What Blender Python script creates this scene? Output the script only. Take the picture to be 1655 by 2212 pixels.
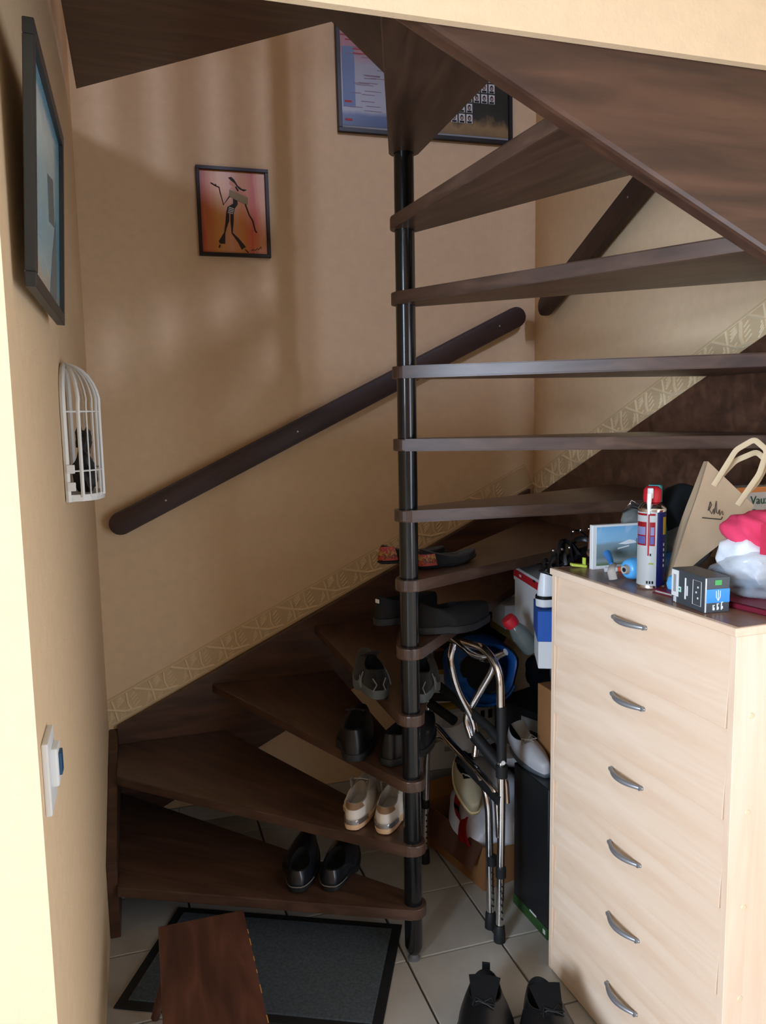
import bpy, bmesh, math, random
from mathutils import Vector, Matrix, Euler
random.seed(7)
PI = math.pi
for o in list(bpy.data.objects): bpy.data.objects.remove(o)
SC = bpy.context.scene
COL = SC.collection

# ------------------------------------------------------------------ camera
cd = bpy.data.cameras.new('camera'); cam = bpy.data.objects.new('camera', cd); COL.objects.link(cam)
cd.sensor_fit = 'VERTICAL'; cd.sensor_height = 24; cd.sensor_width = 18; cd.lens = 18.467
cd.clip_start = 0.02; cd.clip_end = 60
Rv = Vector((0.953978, -0.299412, -0.016713)); Uv = Vector((0.052024, 0.110357, 0.992529)); Fv = Vector((0.295331, 0.94772, -0.120855))
m = Matrix((Rv, Uv, -Fv)).transposed().to_4x4(); m.translation = (0, 0, 1.648)
cam.matrix_world = m
SC.camera = cam

# ------------------------------------------------------------------ world, lights, exposure
SC.view_settings.view_transform = 'Standard'; SC.view_settings.look = 'None'
SC.view_settings.exposure = 0.0; SC.view_settings.gamma = 1.0; SC.view_settings.use_curve_mapping = False
wd = bpy.data.worlds.new('world'); SC.world = wd; wd.use_nodes = True
wb = wd.node_tree.nodes['Background']; wb.inputs[0].default_value = (0.75, 0.86, 1.0, 1); wb.inputs[1].default_value = 1.0

def area(name, loc, target, sx, sy, power, col):
    l = bpy.data.lights.new(name, 'AREA'); l.shape = 'RECTANGLE'; l.size = sx; l.size_y = sy
    l.energy = power; l.color = col
    o = bpy.data.objects.new(name, l); COL.objects.link(o); o.location = loc
    o.rotation_euler = (Vector(target) - Vector(loc)).to_track_quat('-Z', 'Y').to_euler()
    return o
area('window_daylight', (-2.57, -0.80, 1.60), (0.3, 0.35, 1.35), 1.3, 1.25, 232, (0.62, 0.78, 1.0))
area('added_fill_light', (1.66, -0.15, 1.05), (-0.3, 0.25, 1.0), 0.9, 1.5, 30, (0.66, 0.80, 1.0))  # added fill from an unseen source, brightens the front of the left wall
area('landing_window_daylight', (1.25, -1.9, 4.45), (0.25, 3.2, 2.9), 0.18, 0.5, 80, (0.62, 0.70, 1.0))

# ------------------------------------------------------------------ helpers
class MB:
    def __init__(s): s.bm = bmesh.new(); s.mi = 0
    def _new(s, f0):
        for f in s.bm.faces:
            if f.index == -1 or f.index >= 0: pass
    def _mark(s, faces):
        for f in faces: f.material_index = s.mi
    def box(s, c, d, R=None, bev=0.0, seg=2):
        M = Matrix.Translation(Vector(c))
        if R is not None: M = M @ (R if isinstance(R, Matrix) else Euler(R).to_matrix()).to_4x4()
        M = M @ Matrix.Diagonal((d[0], d[1], d[2], 1))
        g = bmesh.ops.create_cube(s.bm, size=1, matrix=M)
        vs = g['verts']; fs = {f for v in vs for f in v.link_faces}
        s._mark(fs)
        if bev > 0:
            es = list({e for v in vs for e in v.link_edges})
            bmesh.ops.bevel(s.bm, geom=es, offset=bev, segments=seg, affect='EDGES', profile=0.6)
        return s
    def poly(s, pts):
        f = s.bm.faces.new([s.bm.verts.new(p) for p in pts]); s._mark([f]); return s
    def prism(s, pts, axis='z', a=0, b=1, bev=0.0):
        def mk(p, t):
            if axis == 'z': return (p[0], p[1], t)
            if axis == 'y': return (p[0], t, p[1])
            return (t, p[0], p[1])
        A = [s.bm.verts.new(mk(p, a)) for p in pts]; B = [s.bm.verts.new(mk(p, b)) for p in pts]
        fs = [s.bm.faces.new(A), s.bm.faces.new(B[::-1])]
        n = len(pts)
        for i in range(n): fs.append(s.bm.faces.new((A[i], A[(i+1) % n], B[(i+1) % n], B[i])))
        s._mark(fs)
        if bev > 0:
            es = list({e for f in fs[:2] for e in f.edges})
            bmesh.ops.bevel(s.bm, geom=es, offset=bev, segments=2, affect='EDGES', profile=0.6)
        return s
    def tube(s, path, r, n=10, closed=False, cap=True, flat=None):
        P = [Vector(p) for p in path]; k = len(P); rings = []
        rr = r if isinstance(r, (list, tuple)) else [r]*k
        prev = None
        for i in range(k):
            if closed: t = (P[(i+1) % k] - P[i-1])
            else: t = P[min(i+1, k-1)] - P[max(i-1, 0)]
            if t.length < 1e-9: t = Vector((0, 0, 1))
            t.normalize()
            if prev is None:
                a = Vector((0, 0, 1)) if abs(t.z) < 0.9 else Vector((1, 0, 0))
                x = t.cross(a).normalized()
            else:
                x = (prev - t*prev.dot(t))
                x = x.normalized() if x.length > 1e-6 else t.orthogonal().normalized()
            prev = x; y = t.cross(x)
            fx, fy = flat if flat else (1, 1)
            rings.append([s.bm.verts.new(P[i] + (x*math.cos(2*PI*j/n)*fx + y*math.sin(2*PI*j/n)*fy)*rr[i]) for j in range(n)])
        fs = []
        for i in range(k if closed else k-1):
            A, B = rings[i], rings[(i+1) % k]
            for j in range(n): fs.append(s.bm.faces.new((A[j], A[(j+1) % n], B[(j+1) % n], B[j])))
        if cap and not closed:
            fs.append(s.bm.faces.new(rings[0][::-1])); fs.append(s.bm.faces.new(rings[-1]))
        s._mark(fs); return s
    def lathe(s, prof, n=24, c=(0, 0, 0), R=None, sc=(1, 1)):
        M = Matrix.Translation(Vector(c))
        if R is not None: M = M @ Euler(R).to_matrix().to_4x4()
        rings = []
        for (r, z) in prof:
            if r < 1e-6: rings.append([s.bm.verts.new(M @ Vector((0, 0, z)))])
            else: rings.append([s.bm.verts.new(M @ Vector((r*sc[0]*math.cos(2*PI*j/n), r*sc[1]*math.sin(2*PI*j/n), z))) for j in range(n)])
        fs = []
        for A, B in zip(rings, rings[1:]):
            for j in range(n):
                a, b, c2, d = A[j % len(A)], A[(j+1) % len(A)], B[(j+1) % len(B)], B[j % len(B)]
                q = []
                for v in (a, b, c2, d):
                    if v not in q: q.append(v)
                if len(q) > 2: fs.append(s.bm.faces.new(q))
        s._mark(fs); return s
    def grid(s, fn, nu, nv, closeu=False):
        G = [[s.bm.verts.new(fn(i/(nu if closeu else nu-1), j/(nv-1))) for j in range(nv)] for i in range(nu)]
        fs = []
        for i in range(nu if closeu else nu-1):
            for j in range(nv-1):
                a, b = G[i], G[(i+1) % nu]
                fs.append(s.bm.faces.new((a[j], b[j], b[j+1], a[j+1])))
        s._mark(fs); return s
    def blob(s, c, d, amp=0.15, fr=1.0, seed=0, sub=3, R=None, p=1.0):
        g = bmesh.ops.create_icosphere(s.bm, subdivisions=sub, radius=1)
        rnd = random.Random(seed); ph = [rnd.uniform(0, 6.28) for _ in range(9)]
        RM = Euler(R).to_matrix() if R else Matrix.Identity(3)
        for v in g['verts']:
            q = v.co.copy()
            n = sum(math.sin(fr*(k+1)*1.7*(q.x*math.cos(ph[k])+q.y*math.sin(ph[k])+q.z*math.cos(ph[k+3]))+ph[k+5])/(k+1) for k in range(4))
            q = Vector([math.copysign(abs(t)**p, t) for t in q]) * (1+amp*n)
            v.co = RM @ Vector((q.x*d[0], q.y*d[1], q.z*d[2])) + Vector(c)
        s._mark({f for v in g['verts'] for f in v.link_faces}); return s
    def build(s, name, mats, parent=None, loc=(0, 0, 0), rot=(0, 0, 0), world=False, smooth=None, wn=False):
        bmesh.ops.recalc_face_normals(s.bm, faces=s.bm.faces[:])
        me = bpy.data.meshes.new(name)
        if world and parent is not None: bmesh.ops.transform(s.bm, matrix=wmat(parent).inverted(), verts=s.bm.verts[:])
        s.bm.to_mesh(me); s.bm.free()
        for mm in (mats if isinstance(mats, (list, tuple)) else [mats]): me.materials.append(mm)
        o = bpy.data.objects.new(name, me); COL.objects.link(o)
        if parent is not None: o.parent = parent
        o.location = loc; o.rotation_euler = rot
        if smooth is not None:
            for p in me.polygons: p.use_smooth = True
            if smooth < 180: 
                try: me.set_sharp_from_angle(angle=math.radians(smooth))
                except Exception: pass
        return o
def wmat(o):
    M = o.matrix_basis.copy()
    while o.parent is not None:
        o = o.parent; M = o.matrix_basis @ M
    return M
def tag(o, label, cat, group=None, kind=None):
    if label: o['label'] = label
    if cat: o['category'] = cat
    if group: o['group'] = group
    if kind: o['kind'] = kind
    return o
def thing(name, label, cat, loc=(0, 0, 0), rot=(0, 0, 0), group=None):
    o = bpy.data.objects.new(name, None); COL.objects.link(o); o.empty_display_size = 0.1
    o.location = loc; o.rotation_euler = rot
    return tag(o, label, cat, group)
def text(s, body, size, M, name, mat, parent=None, ext=0.0004, world=True, align='CENTER', shear=0.0, sx=1.0):
    cu = bpy.data.curves.new('t', 'FONT'); cu.body = body; cu.size = size; cu.extrude = ext; cu.align_x = align; cu.align_y = 'CENTER'; cu.shear = shear; cu.resolution_u = 3
    t = bpy.data.objects.new('t', cu); COL.objects.link(t)
    dg = bpy.context.evaluated_depsgraph_get(); me = bpy.data.meshes.new_from_object(t.evaluated_get(dg))
    bpy.data.objects.remove(t); bpy.data.curves.remove(cu)
    me.transform(M @ Matrix.Diagonal((sx, 1, 1, 1)))
    if world and parent is not None: me.transform(wmat(parent).inverted())
    me.materials.clear(); me.materials.append(mat)
    o = bpy.data.objects.new(name, me); COL.objects.link(o)
    if parent is not None: o.parent = parent
    return o
def frame(o, x, y, z=None):
    x = Vector(x).normalized(); y = Vector(y).normalized(); z = x.cross(y).normalized(); y = z.cross(x)
    M = Matrix((x, y, z)).transposed().to_4x4(); M.translation = Vector(o); return M
def arc(c, r, a0, a1, n, fn):
    return [fn(c[0]+r*math.cos(a0+(a1-a0)*i/n), c[1]+r*math.sin(a0+(a1-a0)*i/n)) for i in range(n+1)]
def rounded(path, r, n=5):
    P = [Vector(p) for p in path]; out = [P[0]]
    for i in range(1, len(P)-1):
        a, b, c = P[i-1], P[i], P[i+1]
        u = (a-b); v = (c-b); d = min(r, u.length*0.48, v.length*0.48)
        A = b+u.normalized()*d; B = b+v.normalized()*d
        for k in range(n+1):
            t = k/n; out.append(A*(1-t)**2 + b*2*t*(1-t) + B*t*t)
    out.append(P[-1]); return out

# ------------------------------------------------------------------ materials
def srgb(r, g, b):
    f = lambda c: (c/255/12.92) if c/255 <= 0.04045 else ((c/255+0.055)/1.055)**2.4
    return (f(r), f(g), f(b), 1)
def mat(name, col, rough=0.5, metal=0.0, bump=0.0, bscale=60, var=0.0, vscale=8, spec=0.5, trans=0.0, alpha=1.0, coat=0.0, ior=1.45, sheen=0.0):
    m = bpy.data.materials.new(name); m.use_nodes = True; nt = m.node_tree; b = nt.nodes['Principled BSDF']
    c = srgb(*col); b.inputs['Base Color'].default_value = c; b.inputs['Roughness'].default_value = rough; b.inputs['Metallic'].default_value = metal
    b.inputs['Specular IOR Level'].default_value = spec; b.inputs['Transmission Weight'].default_value = trans; b.inputs['Alpha'].default_value = alpha
    b.inputs['Coat Weight'].default_value = coat; b.inputs['IOR'].default_value = ior; b.inputs['Sheen Weight'].default_value = sheen
    tc = nt.nodes.new('ShaderNodeTexCoord')
    if var > 0:
        n = nt.nodes.new('ShaderNodeTexNoise'); n.inputs['Scale'].default_value = vscale; n.inputs['Detail'].default_value = 5
        nt.links.new(tc.outputs['Object'], n.inputs['Vector'])
        r = nt.nodes.new('ShaderNodeValToRGB'); r.color_ramp.elements[0].position = 0.3; r.color_ramp.elements[1].position = 0.7
        r.color_ramp.elements[0].color = tuple(x*(1-var) for x in c[:3])+(1,); r.color_ramp.elements[1].color = tuple(min(1, x*(1+var)) for x in c[:3])+(1,)
        nt.links.new(n.outputs['Fac'], r.inputs['Fac']); nt.links.new(r.outputs['Color'], b.inputs['Base Color'])
    if bump > 0:
        n = nt.nodes.new('ShaderNodeTexNoise'); n.inputs['Scale'].default_value = bscale; n.inputs['Detail'].default_value = 4
        nt.links.new(tc.outputs['Object'], n.inputs['Vector'])
        bp = nt.nodes.new('ShaderNodeBump'); bp.inputs['Strength'].default_value = bump; bp.inputs['Distance'].default_value = 0.002
        nt.links.new(n.outputs['Fac'], bp.inputs['Height']); nt.links.new(bp.outputs['Normal'], b.inputs['Normal'])
    return m
def wood(name, c1, c2, rough=0.4, scale=(1.5, 22, 22), c3=None, streak=0.5, coat=0.0, bump=0.15):
    m = bpy.data.materials.new(name); m.use_nodes = True; nt = m.node_tree; b = nt.nodes['Principled BSDF']
    tc = nt.nodes.new('ShaderNodeTexCoord'); mp = nt.nodes.new('ShaderNodeMapping'); mp.inputs['Scale'].default_value = scale
    nt.links.new(tc.outputs['Object'], mp.inputs['Vector'])
    n = nt.nodes.new('ShaderNodeTexNoise'); n.inputs['Scale'].default_value = 2.0; n.inputs['Detail'].default_value = 8; n.inputs['Distortion'].default_value = 0.6
    nt.links.new(mp.outputs[0], n.inputs['Vector'])
    r = nt.nodes.new('ShaderNodeValToRGB'); e = r.color_ramp.elements; e[0].position = 0.3; e[0].color = srgb(*c1); e[1].position = 0.72; e[1].color = srgb(*c2)
    if c3:
        k = e.new(0.5); k.color = srgb(*c3)
    nt.links.new(n.outputs['Fac'], r.inputs['Fac']); nt.links.new(r.outputs['Color'], b.inputs['Base Color'])
    n2 = nt.nodes.new('ShaderNodeTexNoise'); n2.inputs['Scale'].default_value = 3; nt.links.new(tc.outputs['Object'], n2.inputs['Vector'])
    mr = nt.nodes.new('ShaderNodeMapRange'); mr.inputs['To Min'].default_value = max(0.05, rough-0.1); mr.inputs['To Max'].default_value = rough+0.12
    nt.links.new(n2.outputs['Fac'], mr.inputs['Value']); nt.links.new(mr.outputs[0], b.inputs['Roughness'])
    b.inputs['Coat Weight'].default_value = coat; b.inputs['Coat Roughness'].default_value = 0.25
    if bump:
        bp = nt.nodes.new('ShaderNodeBump'); bp.inputs['Strength'].default_value = bump; bp.inputs['Distance'].default_value = 0.001
        nt.links.new(n.outputs['Fac'], bp.inputs['Height']); nt.links.new(bp.outputs['Normal'], b.inputs['Normal'])
    return m
def ramp_mat(name, stops, axis=2, lo=0.0, hi=1.0, rough=0.5, nscale=(3, 3, 3), amt=0.15, coat=0.0):
    """flat print: colour bands along an object axis, broken up by noise"""
    m = bpy.data.materials.new(name); m.use_nodes = True; nt = m.node_tree; b = nt.nodes['Principled BSDF']
    b.inputs['Roughness'].default_value = rough; b.inputs['Coat Weight'].default_value = coat; b.inputs['Coat Roughness'].default_value = 0.05
    tc = nt.nodes.new('ShaderNodeTexCoord'); sp = nt.nodes.new('ShaderNodeSeparateXYZ'); nt.links.new(tc.outputs['Object'], sp.inputs[0])
    mp = nt.nodes.new('ShaderNodeMapping'); mp.inputs['Scale'].default_value = nscale; nt.links.new(tc.outputs['Object'], mp.inputs['Vector'])
    n = nt.nodes.new('ShaderNodeTexNoise'); n.inputs['Scale'].default_value = 4; n.inputs['Detail'].default_value = 6; nt.links.new(mp.outputs[0], n.inputs['Vector'])
    mr = nt.nodes.new('ShaderNodeMapRange'); mr.inputs['From Min'].default_value = lo; mr.inputs['From Max'].default_value = hi
    nt.links.new(sp.outputs[axis], mr.inputs['Value'])
    ma = nt.nodes.new('ShaderNodeMath'); ma.operation = 'MULTIPLY_ADD'; ma.inputs[1].default_value = amt*2; nt.links.new(n.outputs['Fac'], ma.inputs[0])
    sb = nt.nodes.new('ShaderNodeMath'); sb.operation = 'SUBTRACT'; sb.inputs[1].default_value = amt; nt.links.new(mr.outputs[0], sb.inputs[0])
    nt.links.new(sb.outputs[0], ma.inputs[2])
    r = nt.nodes.new('ShaderNodeValToRGB'); e = r.color_ramp.elements
    while len(e) > 1: e.remove(e[-1])
    e[0].position = stops[0][0]; e[0].color = srgb(*stops[0][1])
    for p, c in stops[1:]:
        k = e.new(p); k.color = srgb(*c)
    nt.links.new(ma.outputs[0], r.inputs['Fac']); nt.links.new(r.outputs['Color'], b.inputs['Base Color'])
    return m

WALLC = (226, 196, 158)
M_wall = mat('wallpaper', WALLC, 0.8, bump=0.35, bscale=140, var=0.03, vscale=30, spec=0.2)
M_border = mat('embossed_border', (230, 204, 164), 0.75, bump=0.2, bscale=120, spec=0.25)
M_borderbase = mat('border_shaded_ground', (208, 180, 140), 0.8, bump=0.2, bscale=120, spec=0.2)  # darker ground paints in the shade between the raised ribs
M_ceil = mat('ceiling_paint', (214, 196, 170), 0.9)
M_room = mat('room_paint', (176, 134, 100), 0.9)
M_stair = wood('stair_wood', (58, 41, 33), (92, 67, 53), 0.36, (1.6, 16, 16), (75, 54, 43), coat=0.15, bump=0.1)
M_string = wood('stringer_wood', (58, 37, 27), (96, 66, 48), 0.4, (1.3, 12, 12), (76, 50, 37), coat=0.1)
M_rail = wood('rail_wood', (40, 22, 16), (62, 36, 26), 0.5, (3, 20, 20))
M_blackmetal = mat('black_metal', (14, 16, 18), 0.22, spec=0.6, coat=0.3)
M_tile = mat('cream_tile', (176, 171, 162), 0.25, bump=0.05, bscale=20, var=0.07, vscale=9, spec=0.5)
M_grout = mat('grout', (92, 78, 64), 0.9)
M_chrome = mat('chrome', (232, 234, 238), 0.16, metal=1.0)
M_steel = mat('satin_nickel', (150, 152, 156), 0.38, metal=0.55)
M_rubber = mat('black_rubber', (24, 26, 28), 0.6)
M_mat = mat('mat_carpet', (78, 86, 92), 1.0, bump=0.9, bscale=420, var=0.25, vscale=120, spec=0.1)
M_beech = wood('beech_laminate', (228, 196, 166), (240, 215, 190), 0.34, (14, 1.3, 14), (234, 206, 178), bump=0.0)
M_beechside = wood('beech_side', (228, 196, 166), (240, 215, 190), 0.38, (14, 14, 1.2), (234, 206, 178), bump=0.0)
M_bench = wood('bench_wood', (62, 35, 27), (108, 68, 54), 0.5, (10, 1.6, 10), (86, 51, 40), bump=0.3)
M_bare = mat('bare_wood_edge', (206, 150, 84), 0.6)
M_white = mat('white_plastic', (225, 225, 222), 0.4)
M_black = mat('black_leather', (17, 17, 19), 0.38, bump=0.15, bscale=150)
M_blackfab = mat('black_fabric', (15, 15, 17), 0.9, bump=0.4, bscale=200, sheen=0.1)
M_navy = mat('navy_leather', (22, 26, 34), 0.3, coat=0.25)
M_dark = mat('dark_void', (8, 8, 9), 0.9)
M_cream = mat('cream_leather', (228, 222, 214), 0.5, bump=0.1, bscale=90)
M_beige = mat('beige_suede', (186, 150, 118), 0.8)
M_cork = mat('cork_sole', (222, 186, 148), 0.7)
M_silver = mat('silver_foil', (210, 210, 214), 0.2, metal=0.9, bump=0.8, bscale=150)
M_lining = mat('light_lining', (170, 162, 152), 0.85)
M_greylin = mat('grey_lining', (92, 88, 84), 0.9)
M_greysole = mat('grey_sole', (84, 92, 96), 0.55)
M_darkgrey = mat('dark_grey_rubber', (48, 52, 56), 0.6)
M_card = mat('cardboard', (150, 104, 62), 0.85, var=0.06, vscale=12)
M_whitebox = mat('white_card', (214, 214, 214), 0.6)
M_greybox = mat('grey_card', (150, 152, 154), 0.6)
M_red = mat('red_print', (186, 28, 40), 0.5)
M_blue = mat('blue_card', (30, 84, 168), 0.5)
M_bluebag = mat('blue_plastic', (30, 92, 172), 0.4, bump=0.3, bscale=20)
M_yellow = mat('yellow_card', (190, 160, 60), 0.6)
M_ink = mat('black_ink', (20, 20, 20), 0.6)
M_whiteink = mat('white_ink', (240, 240, 240), 0.5)
M_green = mat('green_print', (20, 92, 66), 0.5)
M_clear = mat('clear_acrylic', (245, 250, 250), 0.04, trans=0.92, ior=1.4)
M_film = mat('clear_film', (200, 210, 220), 0.16, alpha=0.38, bump=0.9, bscale=25, spec=0.9)
# ------------------------------------------------------------------ the setting
XL, XR, YB = -0.159, 1.705, 3.179
def struct(name, mb, mats, **k):
    o = mb.build(name, mats, **k); o['kind'] = 'structure'; return o
# floor: bed of grout with a tile laid in every cell
b = MB(); b.box(((-2.6+XR+0.1)/2, 0.09, -0.06), (4.5+XR-1.6, 6.4, 0.1)); floor = struct('floor', b, M_grout)
TS, TX, TY = 0.3076, 0.708, 2.1008
b = MB(); b.box((0, 0, 0), (TS-0.007, TS-0.007, 0.012), bev=0.0015, seg=1)
b.bm.normal_update()
first = None
for i in range(-11, 4):
    for j in range(-16, 4):
        x0 = TX+i*TS; y0 = TY+j*TS
        xa, xb = max(x0, -2.6), min(x0+TS, XR); ya, yb_ = max(y0, -2.95), min(y0+TS, YB)
        if xb-xa < 0.02 or yb_-ya < 0.02: continue
        if y0 > 1.2 and xb < XL: continue
        if first is None:
            o = b.build('floor_tile', M_tile, parent=floor); first = o
        else:
            o = first.copy(); COL.objects.link(o); o.parent = floor
        o.location = ((xa+xb)/2, (ya+yb_)/2, -0.006); o.scale = ((xb-xa)/TS, (yb_-ya)/TS, 1)
        o.rotation_euler = (0, 0, 0)
# walls of the stairwell
b = MB(); b.box(((XL+XR)/2, YB+0.06, 2.5), (XR-XL+0.24, 0.12, 5.24)); struct('wall_back', b, M_wall)
b = MB(); b.box((XL-0.06, (1.32+YB)/2, 1.25), (0.12, YB-1.32, 2.74)); b.box((XL-0.06, (1.2+YB)/2, 3.87), (0.12, YB-1.2, 2.5)); struct('wall_left', b, M_wall)
b = MB(); b.box((XR+0.06, (0.35+YB)/2, 2.5), (0.12, YB-0.35, 5.24)); b.box((XR+0.06, -1.85, 2.5), (0.12, 2.4, 5.24)); b.box((XR+0.06, -0.15, 3.5), (0.12, 1.0, 3.24)); b.box((XR+0.06, -0.15, 0.09), (0.12, 1.0, 0.36)); struct('wall_right', b, M_wall)
b = MB()
for y in (-0.625, 0.325): b.box((XR+0.05, y, 1.07), (0.05, 0.05, 1.6))
for z in (0.295, 1.855): b.box((XR+0.05, -0.15, z), (0.05, 0.9, 0.05))
struct('added_window', b, M_white)  # unseen window frame, added to go with the fill lamp
# wall beside the opening and the band of wall above it
b = MB(); b.box(((-2.6+XL)/2, 1.26, 1.3), (XL+2.6, 0.12, 2.84)); b.box(((XL+XR)/2, 1.189, 2.51), (XR-XL, 0.016, 0.54)); struct('wall_front', b, M_wall)
b = MB()
b.box((-2.66, -2.28, 1.3), (0.12, 1.56, 2.84)); b.box((-2.66, 0.56, 1.3), (0.12, 1.28, 2.84)); b.box((-2.66, -0.79, 0.4), (0.12, 1.42, 1.04)); b.box((-2.66, -0.79, 2.5), (0.12, 1.42, 0.44))
b.box((-2.66, -0.9, 3.92), (0.12, 4.44, 2.4)); struct('wall_side', b, M_room)
b = MB(); b.box((-0.4, -3.06, 2.5), (4.5, 0.12, 5.24)); struct('wall_rear', b, M_room)
b = MB()
for y in (-1.47, -0.79, -0.11): b.box((-2.64, y, 1.6), (0.05, 0.05, 1.36))
for z in (0.94, 2.26): b.box((-2.64, -0.79, z), (0.05, 1.40, 0.05))
struct('window_1', b, M_white)
b = MB(); b.box((-0.4, -0.9, 2.62), (4.4, 4.17, 0.27)); struct('ceiling', b, M_ceil)
b = MB(); b.box((-0.4, 0.09, 5.14), (4.6, 6.4, 0.1)); struct('ceiling_upper', b, M_ceil)
# small skirting of tile along the back wall
b = MB()
for i in range(-3, 4):
    x0 = max(TX+0.0+i*TS, XL); x1 = min(TX+(i+1)*TS-0.004, XR)
    if x1 > x0: b.box(((x0+x1)/2, YB-0.005, 0.035), (x1-x0, 0.01, 0.07))
struct('baseboard_back', b, M_tile)

# embossed wallpaper border above the stringers
def border(name, P0, P1, w, nrm, L, seed):
    """strip from P0 rising to P1 on a wall, lower edge on the stringer; relief of canes and leaves"""
    u = (Vector(P1)-Vector(P0)); LL = u.length; u.normalize(); n = Vector(nrm); v = n.cross(u); v = v if v.z > 0 else -v
    o = Vector(P0); P = lambda a, c, h=0: o+u*a+v*c+n*h
    b = MB()
    q = [P(0, 0, 0.0005), P(LL, 0, 0.0005), P(LL, w, 0.0005), P(0, w, 0.0005)]; q2 = [x+n*0.0015 for x in q]
    A = [b.bm.verts.new(x) for x in q]; B = [b.bm.verts.new(x) for x in q2]
    b.bm.faces.new(A); b.bm.faces.new(B[::-1])
    for i in range(4): b.bm.faces.new((A[i], A[(i+1) % 4], B[(i+1) % 4], B[i]))
    for f in b.bm.faces: f.material_index = 0
    b.mi = 1
    r = 0.0045
    rib = lambda pts, rr=r: b.tube([P(min(max(a, 0), LL), c*w, 0.002) for a, c in pts], rr, n=5)
    rib([(0, 0.93), (LL, 0.93)], 0.0022); rib([(0, 0.10), (LL, 0.10)], 0.0022)
    t = 0.0; per = L
    while t < LL-per:
        rib([(t, 0.9), (t+per*0.25, 0.62), (t+per*0.55, 0.3), (t+per*0.95, 0.14)], 0.0065)       # long cane falling
        rib([(t+per*0.30, 0.12), (t+per*0.36, 0.5), (t+per*0.40, 0.9)], 0.0055)                 # upright canes
        rib([(t+per*0.72, 0.16), (t+per*0.70, 0.5), (t+per*0.80, 0.9)], 0.0055)
        for k in range(4):
            s = k*0.085
            rib([(t+per*(0.08+s*0.6), 0.18+k*0.10), (t+per*(0.27), 0.34+k*0.07)], 0.0036)
            rib([(t+per*(0.44+s*0.25), 0.56+k*0.09), (t+per*(0.66), 0.72+k*0.05)], 0.0036)
            rib([(t+per*(0.78+s*0.2), 0.30+k*0.13), (t+per*(0.98), 0.40+k*0.13)], 0.0036)
            rib([(t+per*(0.38+s*0.3), 0.15+k*0.07), (t+per*(0.52+s*0.3), 0.14+k*0.1)], 0.003)
        t += per
    return struct(name, b, [M_borderbase, M_border])
sb = lambda x: 0.437+0.478*(x+0.159)          # top edge of the back stringer
sr = lambda y: 1.311+0.434*(3.051-y)          # top edge of the right stringer
border('trim_1', (XL, YB, sb(XL)), (XR, YB, sb(XR)), 0.108, (0, -1, 0), 0.16, 1)
border('trim_2', (XR, YB, sr(YB)), (XR, 1.3, sr(1.3)), 0.108, (-1, 0, 0), 0.16, 2)

# ------------------------------------------------------------------ the staircase
PX, PY = 0.7313, 2.1052
stairs = thing('spiral_staircase', 'dark brown wooden winder staircase turning around a black steel pole', 'staircase', (PX, PY, 0))
RHO, TH = 0.04, 0.034
NOS = [154, 137, 113, 91, 69, 46, 21, 2, -10, -40.7, -65.6, -91.5, -112, -131]
BAK = [131, 115, 91, 69, 46, 25.7, -3, -28, -35, -61.5, -86, -109, -131, -223]
X0, X1, Y0, Y1 = -0.127-PX, 1.674-PX, 1.241-PY, 3.147-PY
def hit(ox, oy, dx, dy):
    t = 1e9
    if dx > 1e-9: t = min(t, (X1-ox)/dx)
    if dx < -1e-9: t = min(t, (X0-ox)/dx)
    if dy > 1e-9: t = min(t, (Y1-oy)/dy)
    if dy < -1e-9: t = min(t, (Y0-oy)/dy)
    return (ox+dx*t, oy+dy*t)
def tread_poly(an, ab):
    a, c = math.radians(an), math.radians(ab)
    n0 = (-RHO*math.sin(a), RHO*math.cos(a)); b0 = (RHO*math.sin(c), -RHO*math.cos(c))
    nh = hit(n0[0], n0[1], math.cos(a), math.sin(a)); bh = hit(b0[0], b0[1], math.cos(c), math.sin(c))
    ang = lambda p: math.atan2(p[1], p[0])
    pts = [nh]
    A = ang(nh); B = ang(bh)
    while B > A: B -= 2*PI
    cs = []
    for q in ((X0, Y0), (X0, Y1), (X1, Y0), (X1, Y1)):
        t = ang(q)
        while t > A: t -= 2*PI
        if t > B+0.001 and t < A-0.001: cs.append((t, q))
    for t, q in sorted(cs, reverse=True): pts.append(q)
    pts.append(bh)
    # round inner end: from back tangent round the far side of the pole to the nosing tangent
    s0 = c-PI/2; s1 = a+PI/2
    while s0 < s1: s0 += 2*PI
    s0 -= 0; e = s1
    span = s0-e
    # go the way that does not contain the tread direction
    k = 12
    for i in range(k+1):
        t = s0-span*i/k
        pts.append((RHO*math.cos(t), RHO*math.sin(t)))
    return pts
def inner_arc_ok(pts): return pts
for k in range(14):
    an, ab = NOS[k], BAK[k]
    z0 = 0.2*(k+1)-0.05
    pts = tread_poly(an, ab)
    mid = math.radians((an+ab)/2); ca, sa = math.cos(-mid), math.sin(-mid)
    loc = [(p[0]*ca-p[1]*sa, p[0]*sa+p[1]*ca) for p in pts]
    b = MB(); b.prism(loc, 'z', 0, TH, bev=0.004)
    b.build('tread', M_stair, parent=stairs, loc=(0, 0, z0), rot=(0, 0, mid))
b = MB(); b.lathe([(0.0, 0.018), (0.016, 0.02), (0.0225, 0.03), (0.0272, 0.045), (0.0272, 3.75), (0, 3.76)], n=32)
b.build('central_pole', M_blackmetal, parent=stairs, smooth=40)
b = MB(); b.lathe([(0, 0), (0.02, 0), (0.02, 0.004), (0.012, 0.007), (0.012, 0.03), (0, 0.03)], n=20)
b.build('pole_foot', M_steel, parent=stairs, smooth=40)['label'] = 'dull metal levelling foot under the pole'
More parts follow.
